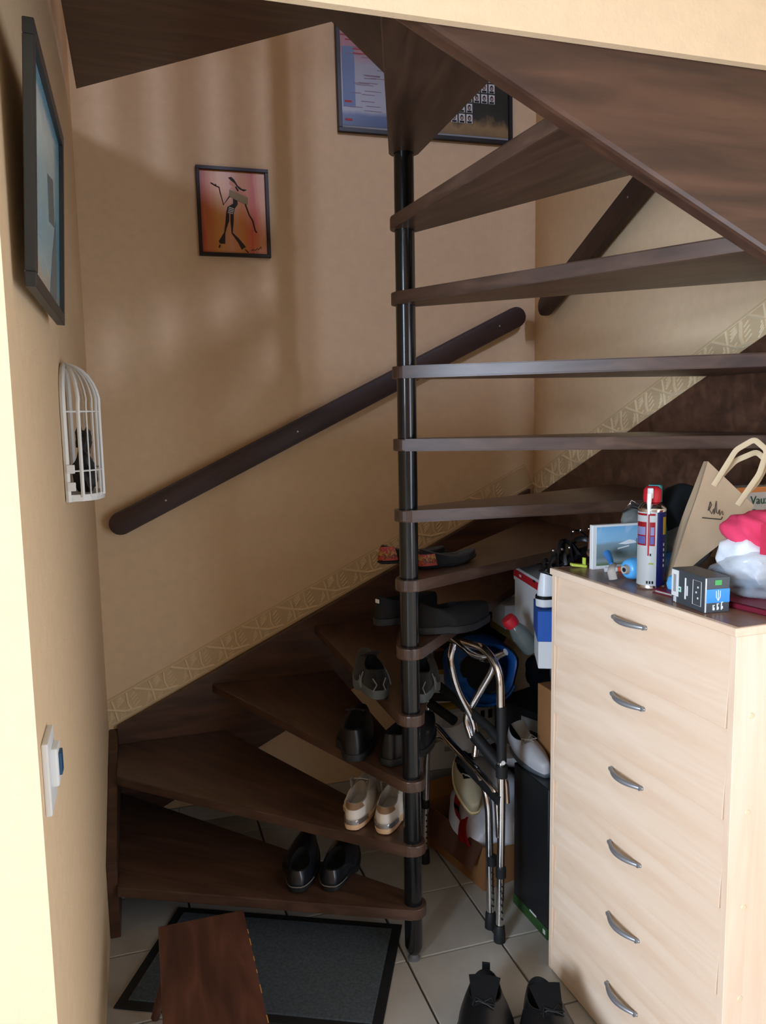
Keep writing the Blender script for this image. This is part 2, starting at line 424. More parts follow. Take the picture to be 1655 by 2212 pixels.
# stringers
b = MB(); b.prism([(-0.126, sb(-0.159)-0.42), (-0.126, sb(-0.126)), (1.674, sb(1.674)), (1.674, sb(1.674)-0.405)], 'y', 3.149, 3.178, bev=0.003)
b.build('stringer', M_string, parent=stairs, world=True)
b = MB(); b.prism([(3.178, sr(3.178)-0.40), (3.178, sr(3.178)), (1.2, sr(1.2)), (1.2, sr(1.2)-0.42)], 'x', 1.675, 1.704, bev=0.003)
b.build('stringer', M_string, parent=stairs, world=True)
fs = lambda x: 2.255-0.469*(x-0.421)
b = MB(); b.prism([(-0.157, fs(-0.157)), (1.674, fs(1.674)), (1.674, fs(1.674)+0.46), (0.75, 2.78), (-0.157, 2.78)], 'y', 1.199, 1.239, bev=0.009)
b.build('stringer', M_string, parent=stairs, world=True)
b = MB(); b.prism([(2.50, 0.002), (2.60, 0.002), (3.178, 0.03), (3.178, sb(-0.159)), (2.50, 0.25)], 'x', -0.158, -0.126, bev=0.003)
b.build('stringer', M_string, parent=stairs, world=True)

# rail on the landing above (throws the striped shadows on the back wall)
lr = thing('landing_railing', 'dark wooden balusters of the upper landing rail, mostly above the opening', 'railing', (0.7, 1.14, 2.755))
b = MB(); b.box((-0.1, 0, 0.92), (1.5, 0.06, 0.045), bev=0.01); b.build('rail', M_rail, parent=lr)
for i in range(9):
    b = MB(); b.box((-0.8+i*0.125, 0, 0.45), (0.036, 0.036, 0.9)); b.build('baluster', M_rail, parent=lr)

# handrails on the walls
def handrail(A, B, w, th, nrm, label):
    A, B, n = Vector(A), Vector(B), Vector(nrm); u = (B-A); L = u.length; u.normalize(); v = n.cross(u).normalized()
    t = thing('handrail', label, 'handrail', A)
    h = w/2; pts = []
    for i in range(13):
        a = PI/2+PI*i/12; pts.append((h+h*math.cos(a), h*math.sin(a)))
    for i in range(13):
        a = -PI/2+PI*i/12; pts.append((L-h+h*math.cos(a), h*math.sin(a)))
    M = Matrix((u, v, n)).transposed().to_4x4(); 
    b = MB(); b.prism(pts, 'z', -th/2, th/2, bev=0.006); o = b.build('rail', M_rail, parent=t, smooth=30)
    o.matrix_basis = M
    for s in (0.12, 0.42, 0.72, 0.93):
        b = MB(); b.lathe([(0, 0), (0.012, 0), (0.012, 0.045-th/2+0.0), (0, 0.045-th/2)], n=12)
        c = b.build('bracket', M_blackmetal, parent=t, smooth=40); c.matrix_basis = M @ Matrix.Translation((L*s, 0, -th/2-(0.045-th/2)))
        b = MB(); b.lathe([(0, 0), (0.004, 0), (0.004, 0.0006), (0, 0.0006)], n=8)
        c = b.build('screw', M_steel, parent=t); c.matrix_basis = M @ Matrix.Translation((L*s, 0, th/2))
    return t
handrail((-0.108, YB-0.045, 1.240), (1.628, YB-0.045, 2.079), 0.085, 0.03, (0, -1, 0), 'long dark wooden handrail with rounded ends climbing the back wall')
handrail((XR-0.045, 3.04, 2.076), (XR-0.045, 1.55, 2.787), 0.085, 0.03, (-1, 0, 0), 'dark wooden handrail climbing the right wall, under the upper treads')

# ------------------------------------------------------------------ shoe cabinet
CH = 1.215
cab = thing('shoe_cabinet', 'tall beech shoe cabinet with six flap drawers and silver bow handles', 'cabinet', (1.130, 1.256, 0), (0, 0, math.radians(2.25)))
# local: x = depth (to the right), y = along the front (away from the camera)
CL, CDp = 0.69, 0.52
b = MB(); b.box((CDp/2, 0.009, (CH-0.018)/2+0.0), (CDp, 0.018, CH-0.018), bev=0.0012, seg=1); b.build('side_panel', M_beechside, parent=cab)
b = MB(); b.box((CDp/2, CL-0.009, (CH-0.018)/2), (CDp, 0.018, CH-0.018), bev=0.0012, seg=1); b.build('side_panel', M_beechside, parent=cab)
b = MB(); b.box((CDp/2-0.002, CL/2, CH-0.009), (CDp+0.008, CL+0.006, 0.018), bev=0.0015, seg=1); b.build('top_panel', M_beech, parent=cab)
b = MB(); b.box((CDp/2+0.004, CL/2, CH-0.0002), (CDp-0.006, CL-0.008, 0.0012)); o = b.build('top_shade', wood('shaded_top_wood', (112, 82, 66), (150, 114, 94), 0.3, (14, 1.3, 14), (132, 98, 80), bump=0.0), parent=cab); o['label'] = 'glossy beech top with shade and stair reflection toned into its brown'  # brown tone stands in for shade and the reflection of the dark stairs
b = MB(); b.box((CDp-0.004, CL/2, CH/2), (0.006, CL-0.04, CH-0.06)); b.build('back_panel', M_beechside, parent=cab)
b = MB(); b.box((0.03, CL/2, 0.012), (0.016, CL-0.037, 0.022)); b.build('plinth', M_beech, parent=cab)
for k in range(6):
    zt = CH-0.021-k*0.1985
    f = MB(); f.box((0, 0, 0), (0.016, CL-0.040, 0.1965), bev=0.001, seg=1)
    fl = f.build('flap_drawer', M_beech, parent=cab, loc=(0.011, CL/2, zt-0.099), rot=(0, math.radians(3.2), 0))
    h = MB(); n = 14; y0, y1 = -0.062, 0.062
    path = []; rr = []
    for i in range(n+1):
        t = i/n; y = y0+(y1-y0)*t; path.append((-0.008-0.024*math.sin(PI*t)**0.8, y, 0.047)); rr.append(0.0045+0.0030*math.sin(PI*t))
    h.tube(path, rr, n=10, flat=(1.0, 1.0))
    for y in (y0+0.004, y1-0.004): h.lathe([(0.0055, 0), (0.0055, 0.012), (0, 0.012)], n=12, c=(0.002-0.008, y, 0.047), R=(0, -PI/2, 0))
    h.build('handle', M_steel, parent=fl, smooth=50)
for z in (1.026, 0.817, 0.605, 0.395, 0.19):
    b = MB(); b.lathe([(0, 0), (0.0065, 0), (0.0055, 0.0018), (0, 0.0022)], n=16, R=(PI/2, 0, 0)); b.build('screw_cap', mat('cap_cream_%d' % int(z*100), (228, 204, 166), 0.4), parent=cab, loc=(0.045, 0.0, z), smooth=50)

# ------------------------------------------------------------------ pictures and wall things
def picture(name, label, origin, X, Yv, w, h, fr, depth, fmat, parts, back=None):
    """frame in plane X,Yv (normal X x Yv towards the room); origin = lower left corner; local x,y on the face"""
    t = thing(name, label, 'picture'); M = frame(origin, X, Yv); t.matrix_basis = M
    b = MB()
    for c, s in (((w/2, fr/2), (w, fr)), ((w/2, h-fr/2), (w, fr)), ((fr/2, h/2), (fr, h-2*fr)), ((w-fr/2, h/2), (fr, h-2*fr))):
        b.box((c[0], c[1], depth/2), (s[0], s[1], depth), bev=0.0012, seg=1)
    b.build('frame', fmat, parent=t)
    b = MB(); b.box((w/2, h/2, 0.002), (w-0.004, h-0.004, 0.004)); b.build('backing', back or M_whitebox, parent=t)
    parts(t, w, h, fr); return t
def sheet(t, name, m, x0, y0, x1, y1, z):
    b = MB(); b.box(((x0+x1)/2, (y0+y1)/2, z), (x1-x0, y1-y0, 0.0008)); return b.build(name, m, parent=t)

# orange fashion drawing
M_orange = ramp_mat('orange_wash', [(0.0, (168, 62, 48)), (0.12, (205, 110, 62)), (0.3, (214, 150, 74)), (0.45, (222, 158, 120)), (0.62, (216, 138, 62)), (0.8, (212, 92, 66)), (0.88, (222, 150, 96)), (1.0, (214, 148, 104))], axis=0, lo=0.0, hi=0.27, nscale=(10, 1.2, 4), amt=0.12, rough=0.35)
def orange_parts(t, w, h, fr):
    sheet(t, 'print', M_orange, fr-0.002, fr-0.002, w-fr+0.002, h-fr+0.002, 0.006)
    S = lambda p: ((p[0]-185)/(1465-185)*w, h-(p[1]-170)/(1700-170)*h)         # drawing coordinates
    def fig(name, m, pts, z):
        q = [S(p) for p in pts]; b = MB(); b.prism(q, 'z', z, z+0.0006); b.build(name, m, parent=t)
    def line(b, pts, r): b.tube([(*S(p), 0.0078) for p in pts], r, n=5, flat=(1, 1))
    skin = mat('print_skin', (222, 152, 130), 0.5); olive = mat('print_olive', (150, 132, 92), 0.5)
    b = MB(); b.prism([S(p) for p in [(770, 400), (810, 380), (860, 420), (870, 480), (810, 480), (770, 450)]], 'z', 0.0066, 0.0072)
    b.prism([S(p) for p in [(860, 470), (900, 540), (1060, 610), (1090, 660), (1000, 640), (860, 560), (780, 520)]], 'z', 0.0066, 0.0072)
    b.build('drawn_skin', skin, parent=t)
    fig('drawn_censor_box', olive, [(765, 540), (1090, 660), (1085, 780), (1000, 770), (750, 660)], 0.0075)  # tan censor box across the figure's chest
    b = MB()
    for P in ([(750, 340), (810, 325), (860, 370), (920, 470), (990, 520), (1080, 530), (1020, 560), (930, 520), (860, 430), (790, 380)],
              [(820, 690), (900, 720), (905, 790), (850, 860), (820, 965), (690, 940), (720, 840), (820, 780)],
              [(690, 940), (745, 960), (740, 1080), (690, 1200), (660, 1300), (650, 1480), (560, 1480), (535, 1440), (640, 1280), (670, 1100)],
              [(765, 960), (825, 960), (815, 1100), (790, 1280), (900, 1380), (1020, 1520), (940, 1570), (880, 1450), (770, 1290), (760, 1080)]):
        b.prism([S(p) for p in P], 'z', 0.0068, 0.0076)
    line(b, [(440, 445), (520, 490), (585, 515), (600, 600), (650, 810), (760, 660)], 0.0022)
    line(b, [(520, 460), (540, 495)], 0.0015); line(b, [(1040, 780), (1100, 960), (1160, 1060), (1200, 1230), (1225, 1265)], 0.0026)
    line(b, [(1000, 1560), (1060, 1615)], 0.002); line(b, [(560, 1500), (540, 1550)], 0.003)
    line(b, [(880, 490), (920, 560)], 0.003)
    line(b, [(1110, 1580), (1160, 1560), (1180, 1575), (1220, 1540), (1240, 1560), (1290, 1505), (1300, 1540)], 0.0013)
    b.build('drawn_figure', mat('print_dark', (44, 34, 30), 0.6), parent=t)
    b = MB()
    for k in range(4): line(b, [(720+k*8, 930-k*28), (810+k*8, 955-k*28)], 0.0014)
    b.build('drawn_stripes', M_whiteink, parent=t)
picture('framed_drawing', 'small dark-framed orange drawing of a slim striding figure on the back wall', (0.271, 3.1775, 2.268), (1, 0, 0.006), (0, 0, 1), 0.274, 0.33, 0.013, 0.018, mat('dark_frame', (36, 28, 24), 0.45), orange_parts)

# wide black frame holding a printed sheet and a portrait sheet
def poster_parts(t, w, h, fr):
    r = random.Random(3)
    mid = w*0.53
    sheet(t, 'mount', M_greybox, fr-0.003, fr-0.003, w-fr+0.003, h-fr+0.003, 0.006)
    sheet(t, 'printed_sheet', ramp_mat('sheet_bands', [(0, (40, 66, 110)), (0.10, (66, 92, 136)), (0.14, (160, 164, 176)), (0.5, (158, 160, 172)), (0.6, (170, 120, 130)), (1, (176, 84, 90))], axis=1, lo=0.02, hi=0.5, nscale=(2, 2, 2), amt=0.04, rough=0.3), fr, fr+0.012, mid, h-fr, 0.0072)
    b = MB()
    for k in range(60):
        x = fr+0.02+r.random()*(mid-fr-0.12); y = fr+0.06+r.random()*(h-2*fr-0.08); b.box((x+0.03, y, 0.0082), (0.03+0.05*r.random(), 0.0022, 0.0006))
    b.build('print_lines', mat('print_faint', (140, 118, 132), 0.6), parent=t)
    b = MB()
    for y in (0.05, 0.118): b.box((0.045, y, 0.0083), (0.03, 0.008, 0.0006))
    for k in range(12): b.box((0.1+0.12*r.random(), 0.30+0.016*k, 0.0083), (0.16, 0.004, 0.0006))
    b.build('print_red', mat('print_redfaint', (176, 58, 66), 0.6), parent=t)
    b = MB(); b.box((0.05, h*0.42, 0.0081), (0.05, h*0.45, 0.0006)); b.build('print_blue', mat('print_bluefaint', (120, 140, 178), 0.6), parent=t)
    sheet(t, 'portrait_sheet', ramp_mat('sheet_land', [(0, (120, 100, 70)), (0.12, (150, 124, 84)), (0.2, (46, 50, 42)), (0.35, (34, 40, 32)), (0.7, (60, 60, 56)), (1, (90, 96, 110))], axis=1, lo=0.0, hi=0.5, nscale=(6, 3, 2), amt=0.12, rough=0.3), mid, fr+0.012, w-fr, h-fr, 0.0072)
    a = MB(); hd = MB(); fc = MB()
    for j in range(9):
        for i in range(9):
            if j < 2 and i > 5: continue
            x = w-fr-0.045-(8-i)*0.034-0.03; y = 0.092+j*0.042
            if x < mid+0.01 or y > h-0.04: continue
            a.box((x, y, 0.0083), (0.027, 0.036, 0.0006))
            hd.lathe([(0, 0), (0.0085, 0), (0.0085, 0.0008), (0, 0.0008)], n=10, c=(x, y+0.003, 0.0085), sc=(0.9, 1.25)); hd.box((x, y-0.013, 0.0088), (0.02, 0.008, 0.0006))
            fc.lathe([(0, 0), (0.0052, 0), (0.0052, 0.0008), (0, 0.0008)], n=10, c=(x, y+0.001, 0.0094), sc=(0.9, 1.2))
    a.build('portrait_card', M_whitebox, parent=t)['kind'] = 'stuff'; hd.build('portrait_hair', M_ink, parent=t)['kind'] = 'stuff'; fc.build('portrait_face', mat('print_face', (176, 150, 132), 0.6), parent=t)['kind'] = 'stuff'
picture('poster_frame', 'wide black frame high on the back wall holding rows of small portraits', (0.829, 3.1775, 2.766), (1, 0, 0.012), (0, 0, 1), 0.757, 0.5, 0.016, 0.02, mat('black_frame', (20, 18, 20), 0.4), poster_parts)

# blue seascape leaning from the left wall
def sea_parts(t, w, h, fr):
    sheet(t, 'print', ramp_mat('sea', [(0, (190, 184, 168)), (0.12, (150, 205, 220)), (0.3, (110, 196, 226)), (0.55, (150, 216, 234)), (0.8, (186, 230, 238)), (1.0, (130, 200, 228))], axis=1, lo=0.03, hi=0.34, nscale=(3, 7, 3), amt=0.16, rough=0.18, coat=0.4), fr-0.003, fr-0.003, w-fr+0.003, h-fr+0.003, 0.0075)
    b = MB()
    for P in ([(0.22, 0.02), (0.46, 0.03), (0.34, 0.28), (0.2, 0.5), (0.16, 0.2)], [(0.25, 0.45), (0.45, 0.42), (0.5, 0.62), (0.3, 0.66)]):
        b.prism([((1-p[0])*w, p[1]*h) for p in P], 'z', 0.0079, 0.0085)
    b.build('drawn_rocks', mat('print_rock', (104, 112, 112), 0.5), parent=t)
# origin: lower corner seen on the right of the picture face = far end; X axis runs towards the camera
picture('seascape_picture', 'large dark-framed blue seascape leaning out from the left wall', (-0.142, 1.28, 1.845), (0.0, 1, 0.0), (0.055, 0, 1), 0.50, 0.372, 0.022, 0.016, mat('slate_frame', (44, 45, 45), 0.45), sea_parts)

# white half bird cage hung on the left wall
cage = thing('wire_wall_cage', 'white half-round wire cage hanging on the left wall beside the handrail', 'wall basket', (-0.155, 1.92, 1.465))
W_, D_, H1, H2 = 0.20, 0.078, 0.215, 0.315        # width along the wall, depth, straight height, full height
def cprof(t, y):      # outline in x,z of the dome from foot to crown at a fraction
    return None
b = MB()
for y in (0.0, W_):
    pts = [(0.0, y, 0), (0, y, H1)] + [(0.0+0.0, y, H1+(H2-H1)*0.6)]
b.tube([(0.004, 0, 0), (0.004, 0, H1)] + [(0.004, W_/2-W_/2*math.cos(PI*i/12), H1+(H2-H1)*math.sin(PI*i/12)) for i in range(1, 12)] + [(0.004, W_, H1), (0.004, W_, 0)], 0.0065, n=6)
b.box((0.008, W_/2, 0.004), (0.014, W_, 0.008)); b.build('back_hoop', M_white, parent=cage, smooth=50)
b = MB(); base = [(0, 0)] + [(D_*math.sin(PI*i/12)**0.6, W_/2-W_/2*math.cos(PI*i/12)) for i in range(1, 12)] + [(0, W_)]
b.prism(base, 'z', 0.0, 0.016, bev=0.002); b.build('tray', M_white, parent=cage)
for i in range(1, 12):
    a = PI*i/12; x = D_*math.sin(a)**0.6; y = W_/2-W_/2*math.cos(a)
    pts = [(x, y, 0.01), (x, y, H1)]
    for k in range(1, 9):
        q = k/8*PI/2; pts.append((x*math.cos(q)+0.002, W_/2+(y-W_/2)*math.cos(q), H1+(H2-H1)*math.sin(q)))
    b = MB(); b.tube(pts, 0.0048 if i in (1, 5, 8) else 0.0018, n=6); b.build('wire', M_white, parent=cage, smooth=50)
for z in (0.07, 0.205):
    b = MB(); b.tube([(x, y, z) for x, y in base], 0.002, n=6); b.build('ring_wire', M_white, parent=cage, smooth=50)
b = MB()
for z in (0.035, 0.075): b.box((0.012, -0.006, z), (0.018, 0.006, 0.02), bev=0.002)
b.build('door_catch', M_white, parent=cage)
cf = thing('cage_ornament', 'small dark grey ornament inside the white wire cage', 'ornament', (-0.118, 2.01, 1.482))
b = MB(); b.blob((0, 0, 0.045), (0.022, 0.055, 0.05), 0.25, 1.6, 4); b.blob((0.0, -0.02, 0.115), (0.016, 0.03, 0.04), 0.3, 1.8, 9); b.build('body', mat('dark_slate', (46, 46, 48), 0.5, var=0.4, vscale=40), parent=cf, smooth=60)

# thermostat on the left wall
th = thing('wall_switch', 'white wall switch plate with a blue rocker, low on the left wall', 'switch', (XL, 1.275, 1.11))
b = MB(); b.box((0.005, 0, 0), (0.010, 0.085, 0.115), bev=0.003); b.build('plate', M_white, parent=th)
b = MB(); b.box((0.013, 0.012, 0.004), (0.012, 0.04, 0.062), bev=0.004); b.build('housing', M_white, parent=th)
b = MB(); b.box((0.0205, 0.012, 0.006), (0.006, 0.024, 0.036), bev=0.002); b.build('rocker', mat('blue_rocker', (40, 78, 108), 0.35), parent=th)

# ------------------------------------------------------------------ mat and bench
R_ = math.radians(-25.8)
dm = thing('doormat', 'dark grey ribbed doormat with a rubber border on the tiles', 'doormat', (0.302, 2.222, 0.0), (0, 0, R_))
b = MB(); b.box((0, 0, 0.003), (0.765, 0.462, 0.006), bev=0.002, seg=1); b.build('rubber_border', M_rubber, parent=dm)
b = MB(); b.box((0, 0, 0.0065), (0.705, 0.402, 0.007), bev=0.002, seg=1); b.build('carpet_field', M_mat, parent=dm)

bn = thing('wooden_bench', 'low reddish-brown wooden bench with a worn top standing on the doormat', 'bench', (0.108, 1.80, 0.0))
b = MB(); b.box((0, 0, 0.236), (0.236, 0.672, 0.028), bev=0.004)
sb_ = b.build('seat_board', M_bench, parent=bn)
b = MB(); rnd = random.Random(5)
for k in range(9): b.box((0.1175, -0.28+k*0.067+rnd.uniform(-0.02, 0.02), 0.2485), (0.0022, rnd.uniform(0.01, 0.04), 0.0022))
b.build('chipped_edge', M_bare, parent=bn)['label'] = 'bare yellow chips along the edge'
for sx in (-1, 1):
    for sy in (-1, 1):
        b = MB(); p0 = Vector((sx*0.085, sy*0.24, 0.224)); p1 = Vector((sx*0.138, sy*0.285, 0.018 if sy > 0 else 0.014))
        b.tube([p0, p1], [0.016, 0.012], n=12); b.build('leg', M_bench, parent=bn, smooth=50)

# ------------------------------------------------------------------ shoes
def shoe(name, label, loc, rot, L=0.27, W=0.095, H=0.075, hs=0.07, sole=0.018, mu=None, ms=None, ml=None, op=(0.04, 0.52), hf=None, heel=0.0,
         laces=None, tongue=None, heelpatch=None, tab=None, group=None, side=1, toe=0.036, ex=None, cat='shoe'):
    """x runs from heel (0) to toe (L). op: opening from..to as fraction of L; hs: height at heel; hf: height at opening front"""
    t = thing(name, label, cat, loc, rot, group)
    hf = hf if hf is not None else H
    def outline(a, g=0.0):
        # a: 0..2pi, 0 = toe
        x = 0.5+0.5*math.cos(a); wv = (0.62+0.42*math.sin(PI*min(1, x*0.95+0.08))**1.2 if x > 0.35 else 0.72+0.14*math.sin(PI*x/0.7))
        prof = abs(math.sin(a))**0.58*math.copysign(1, math.sin(a))
        cx = side*0.05*W*math.sin(PI*x)*(1 if x > 0.4 else -0.6)
        return (x*L + (g if abs(math.cos(a)) > 0.3 else 0)*math.copysign(1, math.cos(a))*1.0, prof*(W/2)*wv+cx + g*math.sin(a))
    N = 36
    # sole
    b = MB(); lift = lambda x: 0.010*max(0, x/L-0.72)/0.28
    hl = lambda x: heel*(1 if x < 0.3*L else 0)
    fn = lambda u, v: (lambda q: (q[0], q[1], lift(q[0]) + (0 if v < 0.5 else sole)))(outline(2*PI*u, 0.003 if 0.1 < v < 0.9 else 0.0015))
    vals = [0, 0.0001, 0.99]
    rings = []
    for z, g in ((0.0, -0.002), (0.003, 0.002), (sole*0.9, 0.003), (sole, 0.001)):
        rr = []
        for i in range(N):
            x, y = outline(2*PI*i/N, g); zz = z*1.0+lift(x)
            if z > 0: zz += heel*max(0, 1-x/(0.45*L))**0.5 if heel else 0
            rr.append(b.bm.verts.new((x, y, zz)))
        rings.append(rr)
    for A, B in zip(rings, rings[1:]):
        for i in range(N): b.bm.faces.new((A[i], A[(i+1) % N], B[(i+1) % N], B[i]))
    b.bm.faces.new(rings[0][::-1]); b.bm.faces.new(rings[-1])
    b.build('sole', ms, parent=t, smooth=45)
    hz = lambda x: sole+lift(x)+(heel*max(0, 1-x/(0.45*L))**0.5 if heel else 0)
    # upper: from the outline up to the opening
    ox0, ox1 = op[0]*L, op[1]*L; oc = (ox0+ox1)/2; orx = (ox1-ox0)/2
    def opening(a):
        x = oc+orx*math.cos(a); y = math.sin(a)*W*0.30
        f = (x-ox0)/(ox1-ox0)
        z = hs*(1-f)+hf*f - 0.16*H*math.sin(PI*f)
        return x, y, z
    NT = 10; b = MB(); G = []
    for j in range(NT+1):
        tt = j/NT; row = []
        for i in range(N):
            a = 2*PI*i/N; x, y = outline(a, -0.002); X, Y, Z = opening(a)
            front = max(0, math.cos(a))
            p = 1.5+1.6*front; s = tt**p
            zb = hz(x)-0.004
            # toe: rises quickly to toe height and then climbs to the opening
            zt = zb+(Z-zb)*(1-(1-tt)**(1.05))
            ztoe = zb + min(1, (tt/0.35))**0.55*toe + max(0, tt-0.30)/0.70*(Z-zb-toe)
            z = zt*(1-front**0.7)+ztoe*front**0.7
            row.append(b.bm.verts.new((x+(X-x)*s, y*(1+0.06*math.sin(PI*tt))+(Y-y)*s, z)))
        G.append(row)
    for A, B in zip(G, G[1:]):
        for i in range(N): b.bm.faces.new((A[i], A[(i+1) % N], B[(i+1) % N], B[i]))
    b.build('upper', mu, parent=t, smooth=60)
    # lining
    b = MB(); R0 = []
    for (sc, dz) in ((1.0, 0.001), (0.93, 0.002), (0.95, -0.02), (1.02, -(min(hs, hf)-sole)*0.8)):
        row = []
        for i in range(N):
            X, Y, Z = opening(2*PI*i/N); row.append(b.bm.verts.new((oc+(X-oc)*sc, Y*sc, max(Z+dz, sole+0.004+hz(X)-sole))))
        R0.append(row)
    for A, B in zip(R0, R0[1:]):
        for i in range(N): b.bm.faces.new((A[i], A[(i+1) % N], B[(i+1) % N], B[i]))
    b.bm.faces.new(R0[-1])
    b.build('lining', ml or M_dark, parent=t, smooth=60)
    if tongue:
        b = MB(); 
        def tf(u, v):
            x = ox1+0.01-0.075*u; w = W*0.22*(0.8+0.5*u); yy = (v-0.5)*2*w
            return (x, yy, hf*0.94+0.004+0.035*u-abs(v-0.5)**2*0.02)
        g = MB(); g.grid(tf, 6, 7); 
        bmesh.ops.solidify(g.bm, geom=g.bm.faces[:], thickness=0.004)
        g.build('tongue', tongue, parent=t, smooth=60)
    if laces:
        b = MB()
        for k in range(4):
            x = ox1-0.004+k*0.017; z = hf*0.98-k*0.0085+0.003; w = W*0.19
            b.tube([(x, -w, z-0.006), (x+0.003, -w*0.4, z+0.003), (x+0.012, w*0.4, z+0.002), (x+0.013, w, z-0.008)], 0.0022, n=6)
        b.tube([(ox1, 0, hf+0.002), (ox1-0.012, 0.02, hf+0.008), (ox1+0.005, 0.03, hf+0.0), (ox1+0.004, 0.006, hf+0.003), (ox1-0.008, -0.02, hf+0.007), (ox1+0.012, -0.028, hf-0.002)], 0.002, n=6)
        b.build('laces', laces, parent=t, smooth=60)
    if heelpatch:
        for (m_, z0, z1, g) in heelpatch:
            b = MB(); rows = []
            for z in (z0, (z0+z1)/2, z1):
                row = []
                for i in range(13):
                    a = PI-0.95+1.9*i/12; x, y = outline(a, g); tt = max(0, (z-sole)/(hs-sole)); X, Y, Z = opening(a); s = tt**1.5
                    row.append(b.bm.verts.new((x+(X-x)*s-0.0015, (y+(Y-y)*s)*1.05, z)))
                rows.append(row)
            for A, B in zip(rows, rows[1:]):
                for i in range(12): b.bm.faces.new((A[i], A[i+1], B[i+1], B[i]))
            bmesh.ops.solidify(b.bm, geom=b.bm.faces[:], thickness=-0.0015)
            b.build('heel_patch', m_, parent=t, smooth=60)
    if tab:
        b = MB(); b.box((ox0-0.002, 0, hs+0.004), (0.004, 0.022, 0.030), bev=0.001); b.build('heel_tab', tab, parent=t)
    if ex: ex(t, L, W)
    return t
DG = math.radians
# first tread: navy slip-ons, heels to the front
za = 0.184+0.001
shoe('slip_on_shoe', 'left shoe of the shiny navy pair on the lowest tread', (0.405, 2.264, za), (0, 0, DG(70)), L=0.29, W=0.112, hs=0.062, H=0.07, mu=M_navy, ms=M_rubber, group=None, heelpatch=[(M_lining, 0.0195, 0.0225, 0.0035)], op=(0.05, 0.50), sole=0.02)
shoe('slip_on_shoe', 'right shoe of the shiny navy pair on the lowest tread, nearer the pole', (0.502, 2.236, za), (0, 0, DG(62)), L=0.29, W=0.112, hs=0.062, H=0.07, mu=M_navy, ms=M_rubber, side=-1, heelpatch=[(M_lining, 0.0195, 0.0225, 0.0035)], op=(0.05, 0.50), sole=0.02)
# second tread: cream sneakers
za = 0.384+0.001
def sn_ex(t, L, W):
    b = MB()
    for s in (-1, 1):
        b.grid(lambda u, v, s=s: (0.105+0.06*u, s*(W*0.26+0.012*math.sin(PI*v)*u+0.006*v), 0.066+0.052*v*(1-0.35*u)), 6, 5)
    bmesh.ops.solidify(b.bm, geom=b.bm.faces[:], thickness=0.003)
    b.build('collar_flap', M_cream, parent=t, smooth=60)
kw = dict(L=0.27, W=0.098, hs=0.078, hf=0.098, H=0.09, sole=0.022, mu=M_cream, ms=M_cork, ml=M_lining, tongue=M_lining, laces=M_cream, heelpatch=[(M_beige, 0.062, 0.080, 0.001), (M_silver, 0.020, 0.034, 0.003)], op=(0.05, 0.52), ex=sn_ex, toe=0.045)
shoe('sneaker', 'left cream leather sneaker with silver heel on the second tread', (0.572, 2.215, za), (0, 0, DG(60)), **kw)
shoe('sneaker', 'right cream leather sneaker with silver heel, touching the black pole', (0.657, 2.160, za), (0, 0, DG(60)), side=-1, **kw)
# third tread: black leather lace-ups
za = 0.584+0.001
kw = dict(L=0.29, W=0.118, hs=0.098, hf=0.112, H=0.10, sole=0.024, mu=M_black, ms=M_rubber, tongue=M_blackfab, laces=M_ink, op=(0.05, 0.50), toe=0.05)
shoe('ankle_shoe', 'left black leather lace-up of the pair on the third tread', (0.590, 2.252, za), (0, 0, DG(68)), **kw)
shoe('ankle_shoe', 'right black leather lace-up on the third tread, against the pole', (0.678, 2.192, za), (0, 0, DG(40)), side=-1, **kw)
# fourth tread: dark grey trainers
za = 0.784+0.001
def tr_ex(t, L, W):
    b = MB()
    for s in (-1, 1):
        for k in range(3): b.tube([(0.055+0.022*k, s*W*0.475, 0.026), (0.07+0.022*k, s*W*0.44, 0.05), (0.075+0.02*k, s*W*0.36, 0.07)], 0.0025, n=5)
    b.tube([(-0.003, -0.02, 0.03), (-0.004, -0.012, 0.05), (-0.001, -0.02, 0.07)], 0.002, n=5); b.tube([(-0.003, 0.02, 0.03), (-0.004, 0.008, 0.05), (-0.001, 0.02, 0.07)], 0.002, n=5)
    b.build('side_stripe', mat('grey_trim', (112, 116, 118), 0.5), parent=t, smooth=60)
kw = dict(L=0.28, W=0.10, hs=0.092, hf=0.10, H=0.095, sole=0.030, mu=M_blackfab, ms=M_greysole, tongue=M_blackfab, laces=M_ink, op=(0.05, 0.50), toe=0.05, ex=tr_ex)
shoe('trainer', 'black trainer with grey sole on the fourth tread, left of the pole', (0.672, 2.225, za), (0, 0, DG(84)), **kw)
shoe('trainer', 'black trainer with grey sole on the fourth tread, right of the pole', (0.775, 2.155, za), (0, 0, DG(66)), side=-1, **kw)
# fifth tread: black shoes pointing right
za = 0.984+0.001
kw = dict(L=0.255, W=0.10, hs=0.095, hf=0.085, H=0.09, sole=0.024, mu=mat('coal_fabric', (12, 12, 14), 0.8), ms=mat('coal_sole', (30, 32, 35), 0.6), op=(0.05, 0.55), toe=0.045)
shoe('low_boot', 'black low boot behind the pole on the fifth tread, small white label at its heel', (0.700, 2.345, za), (0, 0, DG(20)), heelpatch=None, tab=None,
     ex=lambda t, L, W: MB().box((-0.001, -0.012, 0.083), (0.003, 0.016, 0.012)).build('label_tag', M_white, parent=t), **kw)
shoe('low_boot', 'black low boot right of the pole on the fifth tread, above the walking frame', (0.79, 2.205, za), (0, 0, DG(8)), side=-1, **kw)
